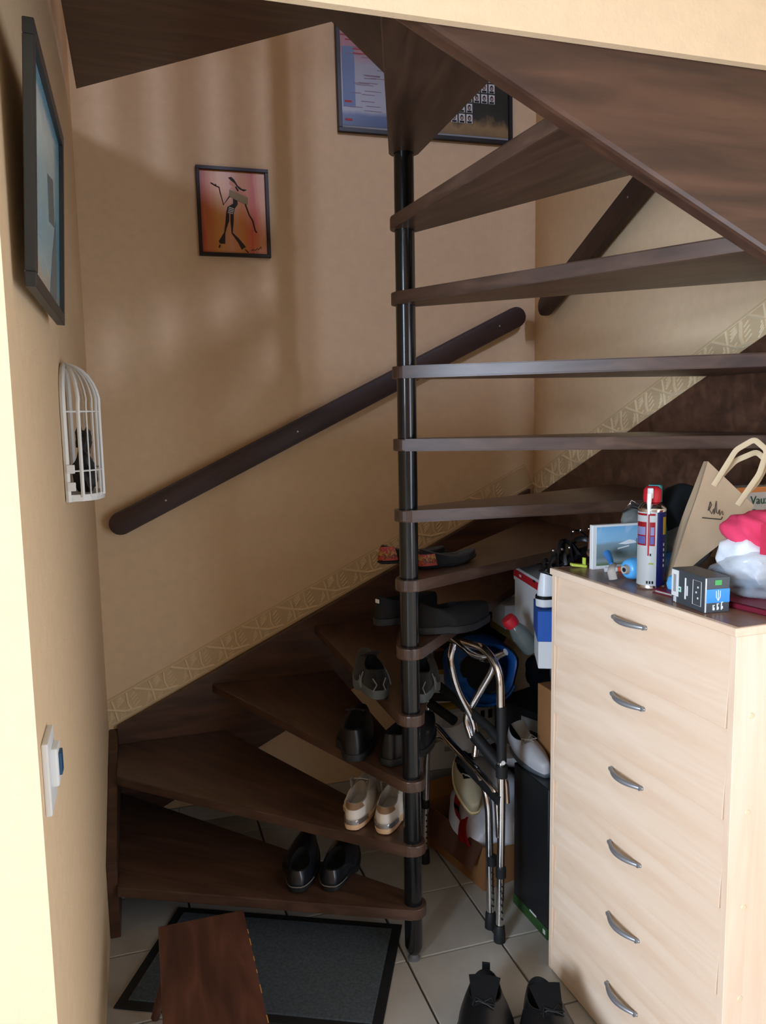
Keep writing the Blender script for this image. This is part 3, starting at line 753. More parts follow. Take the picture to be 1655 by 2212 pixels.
# sixth tread: ballerina flats
za = 1.184+0.001
M_floral = ramp_mat('floral_print', [(0, (214, 66, 80)), (0.3, (220, 96, 60)), (0.45, (60, 30, 50)), (0.55, (226, 180, 80)), (0.75, (196, 50, 96)), (1, (230, 120, 60))], axis=2, lo=0, hi=0.06, nscale=(30, 30, 30), amt=0.6, rough=0.5)
kw = dict(L=0.25, W=0.085, hs=0.058, hf=0.028, H=0.05, sole=0.008, mu=M_blackfab, ms=M_rubber, ml=M_greylin, op=(0.04, 0.68), toe=0.022)
shoe('ballerina_flat', 'black ballerina flat with orange and pink floral heel, behind the pole', (0.715, 2.345, za), (0, 0, DG(12)), heelpatch=[(M_floral, 0.012, 0.054, 0.001)], **kw)
shoe('ballerina_flat', 'black ballerina flat with yellow floral heel, right of the pole', (0.80, 2.215, za), (0, 0, DG(24)), side=-1, heelpatch=[(M_floral, 0.010, 0.045, 0.001)], **kw)
# boots on the floor by the cabinet
kw = dict(L=0.30, W=0.150, hs=0.115, hf=0.115, H=0.13, sole=0.024, mu=M_black, ms=M_rubber, tongue=M_blackfab, laces=M_ink, op=(0.05, 0.48), toe=0.055)
shoe('ankle_boot', 'worn black ankle boot with open tongue on the floor, left of its pair', (0.862, 1.865, 0.001), (0, 0, DG(-118)), tab=M_black, **kw)
shoe('ankle_boot', 'worn black ankle boot on the floor, nearest the beech cabinet', (0.975, 1.795, 0.001), (0, 0, DG(-100)), side=-1, **kw)

# ------------------------------------------------------------------ folded walking frame
wk = thing('walking_frame', 'folded chrome walking frame with black grips standing beside the pole', 'walker', (1.0, 2.35, 0))
def part(name, b, m, parent, smooth=50, label=None, kind=None):
    o = b.build(name, m, parent=parent, world=True, smooth=smooth)
    if label: o['label'] = label
    if kind: o['kind'] = kind
    return o
TR = 0.0125
F1, F2, B1, B2 = (1.014, 2.095), (1.016, 2.165), (0.946, 2.585), (0.955, 2.655)
for F, Bk, top in ((F1, B1, 0.885),):
    pts = [(F[0], F[1], 0.03), (F[0]+0.012, F[1]+0.012, 0.45), (F[0]+0.016, F[1]+0.03, top-0.02), (F[0]-0.0, F[1]+0.10, top+0.035), (Bk[0]+0.035, Bk[1]-0.08, top+0.0), (Bk[0]+0.02, Bk[1]-0.02, top-0.07), (Bk[0]+0.012, Bk[1], 0.45), (Bk[0], Bk[1], 0.03)]
    b = MB(); b.tube(rounded(pts, 0.07, 6), TR, n=14); part('side_frame', b, M_chrome, wk)
F, Bk = F2, B2
b = MB(); b.tube(rounded([(F[0], F[1], 0.03), (F[0]-0.002, F[1]+0.01, 0.42), (F[0]-0.01, F[1]+0.05, 0.50), (F[0]-0.035, F[1]+0.20, 0.525), (Bk[0]+0.02, Bk[1]-0.10, 0.545), (Bk[0]+0.006, Bk[1]-0.01, 0.50), (Bk[0]+0.004, Bk[1], 0.40), (Bk[0], Bk[1], 0.03)], 0.06, 6), TR, n=14); part('side_frame', b, M_chrome, wk)
for F in (F1, F2, B1, B2):
    b = MB(); b.lathe([(0, 0), (0.019, 0), (0.0185, 0.02), (0.0165, 0.05), (0.0135, 0.055), (0.0135, 0.05)], n=18, c=(F[0], F[1], 0)); part('rubber_foot', b, M_rubber, wk)
    b = MB(); b.tube([(F[0]+0.004, F[1], 0.215), (F[0]+0.004, F[1], 0.245)], 0.0165, n=14); part('height_collar', b, M_rubber, wk)
    b = MB()
    for k in range(6): b.lathe([(0, 0), (0.0035, 0), (0.0035, 0.001), (0, 0.001)], n=8, c=(F[0]+0.003, F[1]-0.0132, 0.08+k*0.022), R=(PI/2, 0, 0))
    part('adjusting_holes', b, M_ink, wk, kind='stuff')
# black sleeves and collars on the near post
b = MB(); b.tube([(1.0265, 2.1075, 0.585), (1.030, 2.117, 0.755)], 0.0158, n=14); part('grip_sleeve', b, M_rubber, wk)
b = MB(); b.tube([(1.0265, 2.1075, 0.535), (1.0265, 2.1075, 0.572)], 0.0185, n=14); part('joint_collar', b, M_rubber, wk)
b = MB(); b.lathe([(0, 0), (0.007, 0), (0.006, 0.004), (0, 0.005)], n=12, c=(1.024, 2.092, 0.588), R=(PI/2, 0, 0)); part('push_button', b, M_white, wk)
# lower and middle cross tubes of both side frames
for F, Bk, z in ((F1, B1, 0.50),):
    b = MB(); b.tube(rounded([(F[0]+0.004, F[1]+0.012, z-0.16), (F[0]+0.004, F[1]+0.03, z-0.02), (F[0]-0.01, F[1]+0.10, z), (Bk[0]+0.035, Bk[1]-0.09, z+0.02), (Bk[0]+0.012, Bk[1]-0.01, z-0.04), (Bk[0]+0.008, Bk[1], z-0.15)], 0.05, 5), 0.0105, n=12); part('cross_tube', b, M_chrome, wk)
b = MB(); b.tube([(1.02, 2.10, 0.46), (1.0, 2.30, 0.485)], 0.017, n=12); b.tube([(1.0, 2.30, 0.485), (0.985, 2.36, 0.49)], 0.012, n=12); part('hinge_cover', b, M_rubber, wk, kind='stuff')
# folding front linkage: curved chrome tubes crossing below the handle
b = MB(); b.tube(rounded([(0.955, 2.32, 0.905), (0.935, 2.30, 0.86), (0.955, 2.29, 0.76), (1.005, 2.27, 0.66), (1.01, 2.26, 0.585), (1.0, 2.25, 0.545)], 0.05, 5), 0.0115, n=12); part('linkage_tube', b, M_chrome, wk)
b = MB(); b.tube(rounded([(1.062, 2.24, 0.885), (1.066, 2.25, 0.83), (1.02, 2.28, 0.73), (0.985, 2.30, 0.66), (0.998, 2.275, 0.60)], 0.05, 5), 0.0115, n=12); part('linkage_tube', b, M_chrome, wk)
b = MB(); b.tube(rounded([(0.945, 2.50, 0.93), (0.96, 2.42, 0.925), (1.01, 2.28, 0.872), (1.06, 2.235, 0.872), (1.085, 2.20, 0.90)], 0.05, 5), 0.0115, n=12); part('top_rail', b, M_chrome, wk)
b = MB(); b.lathe([(0, -0.006), (0.02, -0.005), (0.034, 0), (0.02, 0.006), (0, 0.008)], n=20, c=(1.045, 2.235, 0.868), sc=(1, 0.6)); part('hinge_plate', b, M_chrome, wk)
b = MB(); b.tube([(0.93, 2.50, 0.745), (1.03, 2.20, 0.655), (1.045, 2.15, 0.625)], 0.0155, n=12); part('folding_bar', b, M_rubber, wk, label='black folding cross bar')
b = MB(); b.tube([(0.945, 2.56, 0.645), (1.0, 2.38, 0.70)], 0.0145, n=12); part('folding_bar', b, M_rubber, wk, label='black folding cross bar')
b = MB(); b.tube([(0.948, 2.52, 0.635), (1.0, 2.42, 0.60)], 0.017, n=12); part('folding_bar', b, M_rubber, wk, label='black folding cross bar')
b = MB(); b.tube([(1.0, 2.25, 0.615), (1.045, 2.16, 0.545)], 0.020, n=14); part('hand_grip', b, M_rubber, wk, label='black foam hand grip')
b = MB(); b.tube(rounded([(1.04, 2.17, 0.55), (1.055, 2.14, 0.51), (1.05, 2.12, 0.44)], 0.03, 4), 0.0105, n=12); part('link_rod', b, M_chrome, wk)

# ------------------------------------------------------------------ clutter stored under the stairs
def carton(name, label, cat, loc, d, rot, m, lid=None, lidh=0.0, parts=None, group=None):
    """box standing on its base at loc; d = (x, y, z)"""
    t = thing(name, label, cat, loc, rot, group)
    b = MB(); b.box((0, 0, (d[2]-lidh*0.5)/2), (d[0]-0.006 if lid else d[0], d[1]-0.006 if lid else d[1], d[2]-lidh*0.5), bev=0.002, seg=1); b.build('body', m, parent=t)
    if lid:
        b = MB(); b.box((0, 0, d[2]-lidh/2), (d[0], d[1], lidh), bev=0.002, seg=1); b.build('lid', lid, parent=t)
    if parts: parts(t, d)
    return t
def flatpart(t, name, m, c, s):
    b = MB(); b.box(c, s); return b.build(name, m, parent=t)
# big dark flat carton with a green bottom
carton('tall_carton', 'tall flat black carton with a green bottom edge beside the beech cabinet', 'box', (1.215, 2.155, 0), (0.13, 0.21, 0.50), (0, 0, DG(3)), mat('dark_print_card', (24, 27, 31), 0.3),
       parts=lambda t, d: (flatpart(t, 'green_band', mat('green_band', (44, 78, 36), 0.5), (0, 0, 0.02), (d[0]+0.002, d[1]+0.002, 0.036)), flatpart(t, 'sticker', M_whitebox, (-d[0]/2-0.001, -0.02, 0.040), (0.001, 0.04, 0.006)), flatpart(t, 'sticker', M_whitebox, (-d[0]/2-0.0015, -0.088, 0.020), (0.001, 0.013, 0.014))))
# open cardboard box
cb = thing('cardboard_box', 'brown cardboard box on the floor behind the walking frame', 'box', (1.186, 2.568, 0), (0, 0, DG(12)))
b = MB(); w2, d2, h2 = 0.15, 0.19, 0.16
for c, s_ in (((0, 0, 0.003), (2*w2, 2*d2, 0.006)), ((-w2, 0, h2/2), (0.006, 2*d2, h2)), ((w2, 0, h2/2), (0.006, 2*d2, h2)), ((0, -d2, h2/2), (2*w2, 0.006, h2)), ((0, d2, h2/2), (2*w2, 0.006, h2))): b.box(c, s_)
b.build('body', M_card, parent=cb)
b = MB(); b.box((-w2-0.028, 0, h2-0.035), (0.004, 2*d2-0.01, 0.09), R=(0, DG(35), 0)); b.build('side_flap', mat('dark_flap', (84, 50, 34), 0.8), parent=cb)
b = MB(); b.box((0, d2+0.025, h2+0.02), (2*w2, 0.004, 0.08), R=(DG(-40), 0, 0)); b.build('end_flap', M_card, parent=cb)
# white plastic bag with red print
pb = thing('plastic_bag', 'crumpled white plastic bag with red print lying in the cardboard box', 'bag', (1.17, 2.48, 0.06))
b = MB(); b.blob((0, 0.03, 0.13), (0.135, 0.17, 0.15), 0.16, 1.5, 11, sub=4, p=0.9); b.build('bag', mat('bag_white', (206, 206, 210), 0.4, bump=0.8, bscale=14), parent=pb, smooth=70)
b = MB(); b.grid(lambda u, v: (-0.125-0.012*math.sin(PI*v)-0.004*math.sin(9*u), -0.09+0.07*u+0.02*v, 0.09+0.10*v-0.05*u), 8, 8); bmesh.ops.solidify(b.bm, geom=b.bm.faces[:], thickness=0.003); b.build('red_print', M_red, parent=pb, smooth=70)
b = MB(); b.grid(lambda u, v: (-0.128-0.01*math.sin(PI*v), -0.02+0.05*u, 0.14+0.10*v), 6, 6); bmesh.ops.solidify(b.bm, geom=b.bm.faces[:], thickness=0.003); b.build('red_print', M_red, parent=pb, smooth=70)
shoe('canvas_shoe', 'old beige canvas shoe with a rubber toe pointing down on the white plastic bag', (1.055, 2.50, 0.425), (DG(6), DG(36), DG(-98)), L=0.22, W=0.10, hs=0.07, hf=0.075, H=0.07, sole=0.018, mu=mat('canvas_beige', (176, 166, 138), 0.8, bump=0.3), ms=mat('toe_rubber', (206, 188, 140), 0.6), tongue=M_dark, laces=M_lining, op=(0.05, 0.5), toe=0.045)
# shoe cartons stacked against the back of the stairs
def lab(t, d): flatpart(t, 'label', M_ink, (0.05, -d[1]/2-0.001, d[2]*0.5), (0.03, 0.0012, 0.03)); flatpart(t, 'label_line', M_greybox, (-0.04, -d[1]/2-0.001, d[2]*0.5), (0.05, 0.0012, 0.02))
carton('shoe_carton', 'pale grey shoe carton at the bottom of the stack behind the walking frame', 'box', (1.21, 2.98, 0.0), (0.36, 0.26, 0.22), (0, 0, DG(4)), M_greybox, parts=lab)
carton('shoe_carton', 'white shoe carton with a yellow rim in the middle of the stack', 'box', (1.20, 2.96, 0.222), (0.34, 0.25, 0.17), (0, 0, DG(-3)), M_whitebox, M_yellow, 0.015, parts=lab)
carton('shoe_carton', 'white carton with a black round print under the blue sack', 'box', (1.23, 2.90, 0.394), (0.34, 0.24, 0.115), (0, 0, DG(5)), M_whitebox, M_yellow, 0.012,
       parts=lambda t, d: [flatpart(t, 'print_mark', M_ink, (0.03+0.035*k, -d[1]/2-0.001, 0.06), (0.018, 0.0012, 0.035)) for k in range(3)])
carton('shoe_carton', 'yellow edged white carton on top of the stack beside the chrome posts', 'box', (1.19, 2.92, 0.512), (0.26, 0.24, 0.14), (0, 0, DG(-6)), M_whitebox, M_yellow, 0.02)
def lab2(t, d): flatpart(t, 'label', M_greybox, (-d[0]/2-0.001, -0.03, 0.08), (0.0015, 0.11, 0.045))
carton('dark_carton', 'black shoe carton with a long grey label behind the black grip', 'box', (1.45, 2.57, 0.43), (0.26, 0.32, 0.13), (0, 0, DG(22)), mat('dark_card', (26, 27, 30), 0.6), parts=lab2)
carton('storage_carton', 'dark brown carton at the bottom right under the stairs', 'box', (1.535, 2.60, 0.0), (0.25, 0.44, 0.427), (0, 0, 0), mat('dark_brown_card', (46, 36, 28), 0.8))
carton('brown_carton', 'orange-brown carton edge showing beside the back of the cabinet', 'box', (1.31, 2.20, 0.51), (0.15, 0.13, 0.25), (0, 0, DG(2)), M_card)
# the pile of old white shoes on the tall carton
kw = dict(L=0.25, W=0.09, hs=0.07, hf=0.075, H=0.07, sole=0.02, mu=mat('old_white_leather', (186, 184, 186), 0.6, bump=0.2), ms=M_greysole, tongue=M_lining, laces=M_lining, op=(0.05, 0.5))
shoe('old_shoe', 'old white shoe tipped over on top of the tall black carton', (1.19, 2.37, 0.535), (DG(10), DG(12), DG(-88)), **kw)
shoe('old_shoe', 'old whitish shoe lying behind the near chrome post', (1.09, 2.41, 0.50), (DG(70), DG(10), DG(-14)), side=-1, **kw)
pr = thing('paper_roll', 'white paper roll leaning behind the walking frame', 'paper', (1.10, 2.62, 0.38))
b = MB(); b.tube([(0.04, 0.0, 0.0), (-0.02, 0.0, 0.14)], 0.05, n=20); b.build('roll', M_whitebox, parent=pr, smooth=50)
# blue sack, with a dark opening
bs = thing('blue_sack', 'round blue plastic sack with a dark opening behind the walking frame', 'sack', (1.215, 2.685, 0.66))
b = MB(); pr_ = [(0.135, -0.08), (0.150, -0.04), (0.155, 0.02), (0.14, 0.07), (0.115, 0.095), (0.10, 0.085), (0.11, 0.05), (0.115, -0.04), (0.05, -0.06), (0, -0.06)]
b.lathe([(0, -0.085)]+pr_, n=30, c=(0, 0, 0.02), R=(DG(78), 0, DG(6)), sc=(0.92, 0.86)); 
for v in b.bm.verts: v.co.x += 0.008*math.sin(38*v.co.z+20*v.co.y)
b.build('sack', M_bluebag, parent=bs, smooth=70)
b = MB()
for k in range(3): b.tube([(0.13*math.cos(a)*(1-0.04*k), -0.06-0.012*k, 0.02+0.125*math.sin(a)*(1-0.04*k)) for a in [PI*1.15+PI*0.7*i/16 for i in range(17)]], 0.006, n=6)
b.build('folds', M_bluebag, parent=bs, smooth=70, )['kind'] = 'stuff'
dk = thing('dark_bundle', 'black cloth bundle stuffed inside the blue sack', 'cloth', (1.19, 2.585, 0.66))
b = MB(); b.blob((0, 0.02, 0.03), (0.085, 0.05, 0.08), 0.2, 1.4, 21); b.build('cloth', M_blackfab, parent=dk, smooth=70)
# black bags filling the dark middle
bg = thing('black_bag', 'large shiny black bag under the stairs behind the cabinet', 'bag', (1.48, 2.50, 0.572))
b = MB(); b.blob((0, 0, 0.11), (0.16, 0.18, 0.11), 0.12, 1.4, 31, sub=4); b.build('bag', mat('black_vinyl', (13, 14, 16), 0.35, bump=0.5, bscale=15), parent=bg, smooth=70)
b = MB(); b.tube(rounded([(-0.13, -0.13, 0.12), (-0.15, -0.15, 0.2), (-0.12, -0.16, 0.24), (-0.09, -0.15, 0.16), (-0.08, -0.14, 0.08)], 0.03), 0.006, n=6, flat=(1.5, 0.5)); b.build('strap', M_steel, parent=bg, smooth=60)
bg = thing('dark_rucksack', 'black rucksack on the carton stack below the fifth tread', 'bag', (1.30, 2.95, 0.655))
b = MB(); b.blob((0, 0, 0.09), (0.15, 0.12, 0.085), 0.10, 1.4, 35, sub=4, p=0.8); b.build('bag', M_blackfab, parent=bg, smooth=70)
b = MB(); b.tube(rounded([(-0.06, -0.12, 0.10), (-0.05, -0.15, 0.17), (0.05, -0.15, 0.17), (0.06, -0.12, 0.1)], 0.04), 0.008, n=6); b.build('strap', M_rubber, parent=bg, smooth=60)
# upper shelf of things seen just left of the cabinet
carton('ledge_carton', 'yellow-edged dark carton carrying the white boxes behind the cabinet', 'box', (1.46, 2.46, 0.832), (0.40, 0.50, 0.035), (0, 0, DG(-3)), mat('olive_card', (92, 82, 36), 0.8))
def tb(t, d):
    for k in range(3): flatpart(t, 'print_line', M_greybox if k else M_ink, (0.0+0.004*k, -d[1]/2-0.001, 0.065-0.014*k), (0.03 if k else 0.012, 0.0012, 0.004))
carton('grey_carton', 'light grey carton with small print behind the clear bottle', 'box', (1.35, 2.60, 0.868), (0.19, 0.13, 0.088), (0, 0, DG(-4)), M_greybox, parts=tb)
def rs(t, d):
    flatpart(t, 'red_stripe', M_red, (-d[0]/2-0.0012, -0.0, d[2]-0.022), (0.0015, d[1]-0.01, 0.026))
    flatpart(t, 'stripe_gap', M_white, (-d[0]/2-0.0018, 0.07, d[2]-0.022), (0.0012, 0.022, 0.008))
    flatpart(t, 'stripe_mark', M_ink, (-d[0]/2-0.002, -0.075, d[2]-0.012), (0.0012, 0.022, 0.008))
carton('striped_shoe_carton', 'white shoe carton with a red stripe along its lid behind the cabinet', 'box', (1.345, 2.38, 0.868), (0.17, 0.30, 0.235), (0, 0, DG(-9)), M_whitebox, M_whitebox, 0.05, parts=rs)
def bl(t, d): flatpart(t, 'print_mark', M_steel, (-0.0, -d[1]/2-0.001, d[2]-0.045), (0.03, 0.0012, 0.012))
carton('blue_shoe_carton', 'white shoe carton with a blue lid touching the cabinet corner', 'box', (1.245, 2.125, 0.875), (0.17, 0.17, 0.180), (0, 0, DG(-24)), M_whitebox, M_blue, 0.095, parts=bl)
bt = thing('clear_bottle', 'small clear bottle with a red cap wedged between cartons', 'bottle', (1.222, 2.28, 0.872), (0, DG(-38), DG(-10)))
b = MB(); b.lathe([(0, 0), (0.03, 0.0), (0.034, 0.02), (0.033, 0.07), (0.022, 0.10), (0.015, 0.115), (0, 0.115)], n=20); b.build('body', mat('smoky_plastic', (104, 112, 110), 0.15, alpha=0.75), parent=bt, smooth=60)
b = MB(); b.lathe([(0, 0.108), (0.024, 0.108), (0.026, 0.125), (0.022, 0.14), (0, 0.144)], n=20); b.build('cap', M_red, parent=bt, smooth=60)
kw = dict(L=0.24, W=0.09, hs=0.105, hf=0.10, H=0.09, sole=0.026, mu=mat('bright_white_leather', (225, 228, 232), 0.35, bump=0.1), ms=M_whitebox, tongue=M_whitebox, laces=M_whiteink, op=(0.05, 0.5), heelpatch=[(M_ink, 0.026, 0.036, 0.002)])
shoe('white_trainer', 'bright white trainer perched on the blue-lidded carton behind the cabinet', (1.150, 2.105, 1.060), (0, 0, DG(20)), **kw)
sd = thing('strappy_sandal', 'black strappy sandal with silver studs piled beside the seventh tread', 'sandal', (1.265, 2.135, 1.19), (0, DG(-20), 0))
b = MB(); r_ = random.Random(8)
for (p, q, h, w) in [((-0.085, -0.03), (-0.02, -0.02), 0.045, 0.006), ((-0.06, -0.03), (0.03, -0.03), 0.075, 0.0055), ((-0.03, -0.02), (0.05, 0.02), 0.05, 0.007), ((-0.09, 0.0), (-0.05, 0.03), 0.03, 0.005), ((0.0, -0.03), (0.085, -0.02), 0.08, 0.006), ((0.03, 0.02), (0.09, -0.03), 0.045, 0.006)]:
    P = Vector((p[0], p[1], 0.005)); Q = Vector((q[0], q[1], 0.012)); pts = []
    for i in range(9):
        t_ = i/8; v_ = P.lerp(Q, t_); v_.z += h*math.sin(PI*t_)**0.7; v_.y += 0.012*math.sin(5*t_+p[0]*40); pts.append(v_)
    b.tube(pts, w, n=6, flat=(1.5, 0.4))
b.build('straps', M_black, parent=sd, smooth=60)['kind'] = 'stuff'
b = MB(); b.blob((0.0, 0, 0.01), (0.10, 0.035, 0.012), 0.05, 1, 3); b.build('sole', M_black, parent=sd, smooth=60)
for k in range(7):
    b = MB(); b.blob((-0.075+0.027*k, -0.032+0.003*(k % 2), 0.02+0.05*((k*37) % 10)/10+0.008*k), (0.0055, 0.004, 0.0055), 0, 1, 1, sub=2); b.build('stud', M_chrome, parent=sd, smooth=90)
bw = thing('brown_sandal', 'reddish brown leather sandal with a buckle lying behind the cabinet top', 'sandal', (1.33, 2.03, 1.216), (0, 0, DG(30)))
b = MB(); b.blob((0, 0, 0.02), (0.10, 0.036, 0.02), 0.06, 1.2, 5); b.blob((0.03, 0, 0.045), (0.05, 0.034, 0.022), 0.08, 1.2, 6); b.build('body', mat('brown_leather', (96, 62, 54), 0.55), parent=bw, smooth=70)
b = MB(); b.tube([(-0.03, -0.03, 0.02), (-0.03, -0.032, 0.075), (-0.03, 0.03, 0.075), (-0.03, 0.032, 0.02)], 0.006, n=6, flat=(1.8, 0.5)); b.build('strap', mat('brown_strap', (112, 74, 64), 0.5), parent=bw, smooth=70)

# ------------------------------------------------------------------ things on the cabinet
ZT = CH
# acrylic block photo
ph = thing('photo_block', 'clear block photo of a snowy peak standing on the beech cabinet', 'photo', (1.275, 1.885, ZT), (0, 0, DG(-2)))
b = MB(); b.box((0, 0.0, 0.062), (0.168, 0.016, 0.124), bev=0.001, seg=1); b.build('block', M_white, parent=ph)
b = MB(); b.box((0.003, -0.0086, 0.064), (0.150, 0.0008, 0.108)); b.build('print', ramp_mat('peak', [(0, (96, 120, 84)), (0.1, (150, 160, 160)), (0.2, (120, 138, 140)), (0.42, (128, 150, 158)), (0.55, (140, 160, 172)), (0.62, (150, 196, 226)), (0.85, (140, 192, 228)), (1, (120, 178, 222))], axis=2, lo=0.01, hi=0.118, nscale=(4, 4, 4), amt=0.07, rough=0.06, coat=0.7), parent=ph)
b = MB(); b.prism([(-0.005, 0.068), (0.03, 0.079), (0.045, 0.076), (0.055, 0.069), (0.02, 0.066)], 'y', -0.0096, -0.0091); b.build('snow_cap', M_whiteink, parent=ph)
b = MB(); b.prism([(-0.006, 0.057), (0.03, 0.063), (0.03, 0.060), (-0.006, 0.053)], 'y', -0.0096, -0.0091); b.build('light_streak', M_whiteink, parent=ph)
b = MB(); b.prism([(0.052, 0.03), (0.052, 0.082), (0.062, 0.078), (0.064, 0.096), (0.078, 0.092), (0.078, 0.03)], 'y', -0.0096, -0.0091); b.build('dark_ridge', mat('print_ridge', (104, 124, 120), 0.5), parent=ph)
# spray can
cn = thing('spray_can', 'white and navy spray can with a red trigger cap on the cabinet', 'can', (1.205, 1.640, ZT))
b = MB(); b.lathe([(0, 0.002), (0.032, 0.0), (0.0345, 0.003), (0.033, 0.008), (0.033, 0.190), (0.0345, 0.194), (0.033, 0.199), (0.024, 0.209), (0.016, 0.213), (0, 0.213)], n=40); b.build('can_rim', M_chrome, parent=cn, smooth=50)
def wrap(name, m, a0, a1, z0, z1, r=0.0334, zs=None):
    b = MB(); n = max(3, int(abs(a1-a0)/6))
    b.grid(lambda u, v: (r*math.cos(DG(a0+(a1-a0)*u)), r*math.sin(DG(a0+(a1-a0)*u)), z0+(z1-z0)*v), n+1, 2); bmesh.ops.solidify(b.bm, geom=b.bm.faces[:], thickness=0.0003); return b.build(name, m, parent=cn, smooth=60)
M_navylab = mat('navy_label', (36, 40, 110), 0.35)
wrap('white_label', M_white, -228, -104, 0.009, 0.190); wrap('navy_label', M_navylab, -104, 132, 0.009, 0.190)
wrap('red_bar', M_red, -202, -146, 0.182, 0.187, 0.0338); wrap('red_bar', M_red, -136, -112, 0.182, 0.187, 0.0338)
for a0, a1 in ((-200, -147), (-134, -112)):
    wrap('red_panel', M_red, a0, a1, 0.108, 0.166, 0.0338)
    wrap('panel_picture', mat('lilac_print', (170, 170, 216), 0.5), a0+4, a1-4, 0.134, 0.154, 0.0341); wrap('panel_picture', mat('violet_print', (120, 122, 196), 0.5), a0+4, a1-4, 0.112, 0.131, 0.0341)
wrap('yellow_badge', mat('yellow_badge', (214, 178, 40), 0.4), -76, -50, 0.135, 0.178, 0.0338)
for i in range(5): wrap('small_text', M_whiteink, -72, -64, 0.055+i*0.013, 0.062+i*0.013, 0.0338)
for i in range(3): wrap('symbol', M_ink, -144+i*11, -137+i*11, 0.014, 0.021, 0.0338)
wrap('yellow_text', mat('yellow_text', (200, 200, 90), 0.5), -136, -116, 0.062, 0.066, 0.0338); wrap('mark', M_ink, -132, -126, 0.083, 0.089, 0.0338)
b = MB(); b.lathe([(0.0, 0.213), (0.020, 0.213), (0.022, 0.222), (0.021, 0.243), (0.014, 0.251), (0, 0.252)], n=24); b.build('cap', M_red, parent=cn, smooth=50)
b = MB(); b.box((-0.018, -0.0165, 0.236), (0.011, 0.011, 0.026), bev=0.003); b.tube([(-0.0225, -0.020, 0.235), (-0.026, -0.0233, 0.215), (-0.0272, -0.0245, 0.186)], [0.006, 0.0055, 0.003], n=10); b.build('trigger', M_white, parent=cn, smooth=50)
b = MB(); b.tube([(-0.0268, -0.0241, 0.188), (-0.0268, -0.0241, 0.084)], 0.0015, n=8); b.build('straw', M_red, parent=cn, smooth=50)
b = MB(); b.lathe([(0.0, 0.207), (0.012, 0.207), (0.012, 0.235), (0, 0.236)], n=16, c=(0.030, 0.035, 0)); 
# teal bottle behind
tl = thing('teal_bottle', 'teal plastic spray bottle half hidden behind the spray can', 'bottle', (1.312, 1.775, ZT))
b = MB(); b.lathe([(0, 0), (0.030, 0.0), (0.033, 0.01), (0.033, 0.12), (0.026, 0.16), (0.016, 0.185), (0.016, 0.20), (0, 0.20)], n=24); b.build('body', mat('teal_plastic', (34, 132, 138), 0.35), parent=tl, smooth=50)
b = MB(); b.lathe([(0, 0.195), (0.019, 0.195), (0.019, 0.235), (0.016, 0.24), (0, 0.24)], n=20); b.build('cap', mat('light_teal', (84, 176, 182), 0.4), parent=tl, smooth=50)
# water bottle lying down, blue
wb_ = thing('sports_bottle', 'blue and grey sports bottle lying with its spout towards the cabinet edge', 'bottle', (1.290, 1.742, ZT+0.031), (0, 0, DG(14)))
b = MB(); b.lathe([(0, 0), (0.018, 0.0), (0.024, 0.006), (0.028, 0.02), (0.028, 0.045)], n=28, c=(-0.105, 0, 0), R=(0, PI/2, 0)); b.build('cap', mat('sky_blue_plastic', (86, 168, 226), 0.3), parent=wb_, smooth=50)
b = MB(); b.lathe([(0.028, 0.0), (0.030, 0.004), (0.030, 0.022), (0.028, 0.026)], n=28, c=(-0.062, 0, 0), R=(0, PI/2, 0)); b.build('collar', M_lining, parent=wb_, smooth=50)
b = MB(); b.lathe([(0.027, 0.0), (0.029, 0.01), (0.029, 0.10), (0.02, 0.115), (0, 0.117)], n=28, c=(-0.04, 0, 0), R=(0, PI/2, 0)); b.build('body', mat('mid_blue_plastic', (40, 112, 196), 0.35), parent=wb_, smooth=50)
b = MB(); b.lathe([(0.006, -0.009), (0.010, -0.010), (0.013, 0.0), (0.013, 0.006)], n=20, c=(-0.105, 0, 0), R=(0, PI/2, 0)); b.build('spout', M_lining, parent=wb_, smooth=50)
b = MB(); b.lathe([(0, -0.004), (0.006, -0.004)], n=16, c=(-0.105, 0, 0), R=(0, PI/2, 0)); b.build('spout_hole', M_dark, parent=wb_)
rz = thing('folding_clip', 'grey and blue plastic clip lying at the cabinet edge', 'clip', (1.165, 1.745, ZT), (0, 0, DG(35)))
b = MB(); b.tube(rounded([(-0.018, -0.01, 0.006), (-0.022, -0.005, 0.03), (0.0, 0.0, 0.036), (0.03, 0.01, 0.034)], 0.012), 0.0075, n=8, flat=(1.5, 0.7)); b.build('jaw', M_lining, parent=rz, smooth=60)
b = MB(); b.tube([(0.02, 0.01, 0.036), (0.055, 0.028, 0.044), (0.09, 0.05, 0.05)], [0.006, 0.008, 0.012], n=8); b.build('blue_arm', mat('arm_blue', (44, 124, 204), 0.35), parent=rz, smooth=60)
og = thing('orange_pen', 'orange felt pen lying under the photo block', 'pen', (1.205, 1.838, ZT+0.007), (0, 0, DG(-14)))
b = MB(); b.lathe([(0, 0), (0.005, 0.001), (0.007, 0.01), (0.007, 0.11), (0.005, 0.118), (0, 0.119)], n=14, R=(0, PI/2, 0)); b.build('barrel', mat('orange_plastic', (222, 104, 62), 0.4), parent=og, smooth=50)
b = MB(); b.lathe([(0, -0.001), (0.0072, -0.001), (0.0075, 0.03), (0.0072, 0.032)], n=14, R=(0, PI/2, 0)); b.build('cap', M_whitebox, parent=og, smooth=50)
ye = thing('yellow_tag', 'small lime yellow plastic tag on the back corner of the cabinet', 'tag', (1.175, 1.925, ZT))
b = MB(); b.box((0, 0, 0.006), (0.045, 0.02, 0.008), R=(0, DG(8), DG(-12)), bev=0.003); b.box((0.018, 0, 0.016), (0.006, 0.012, 0.022), bev=0.002); b.build('tag', mat('lime', (196, 210, 84), 0.5), parent=ye)
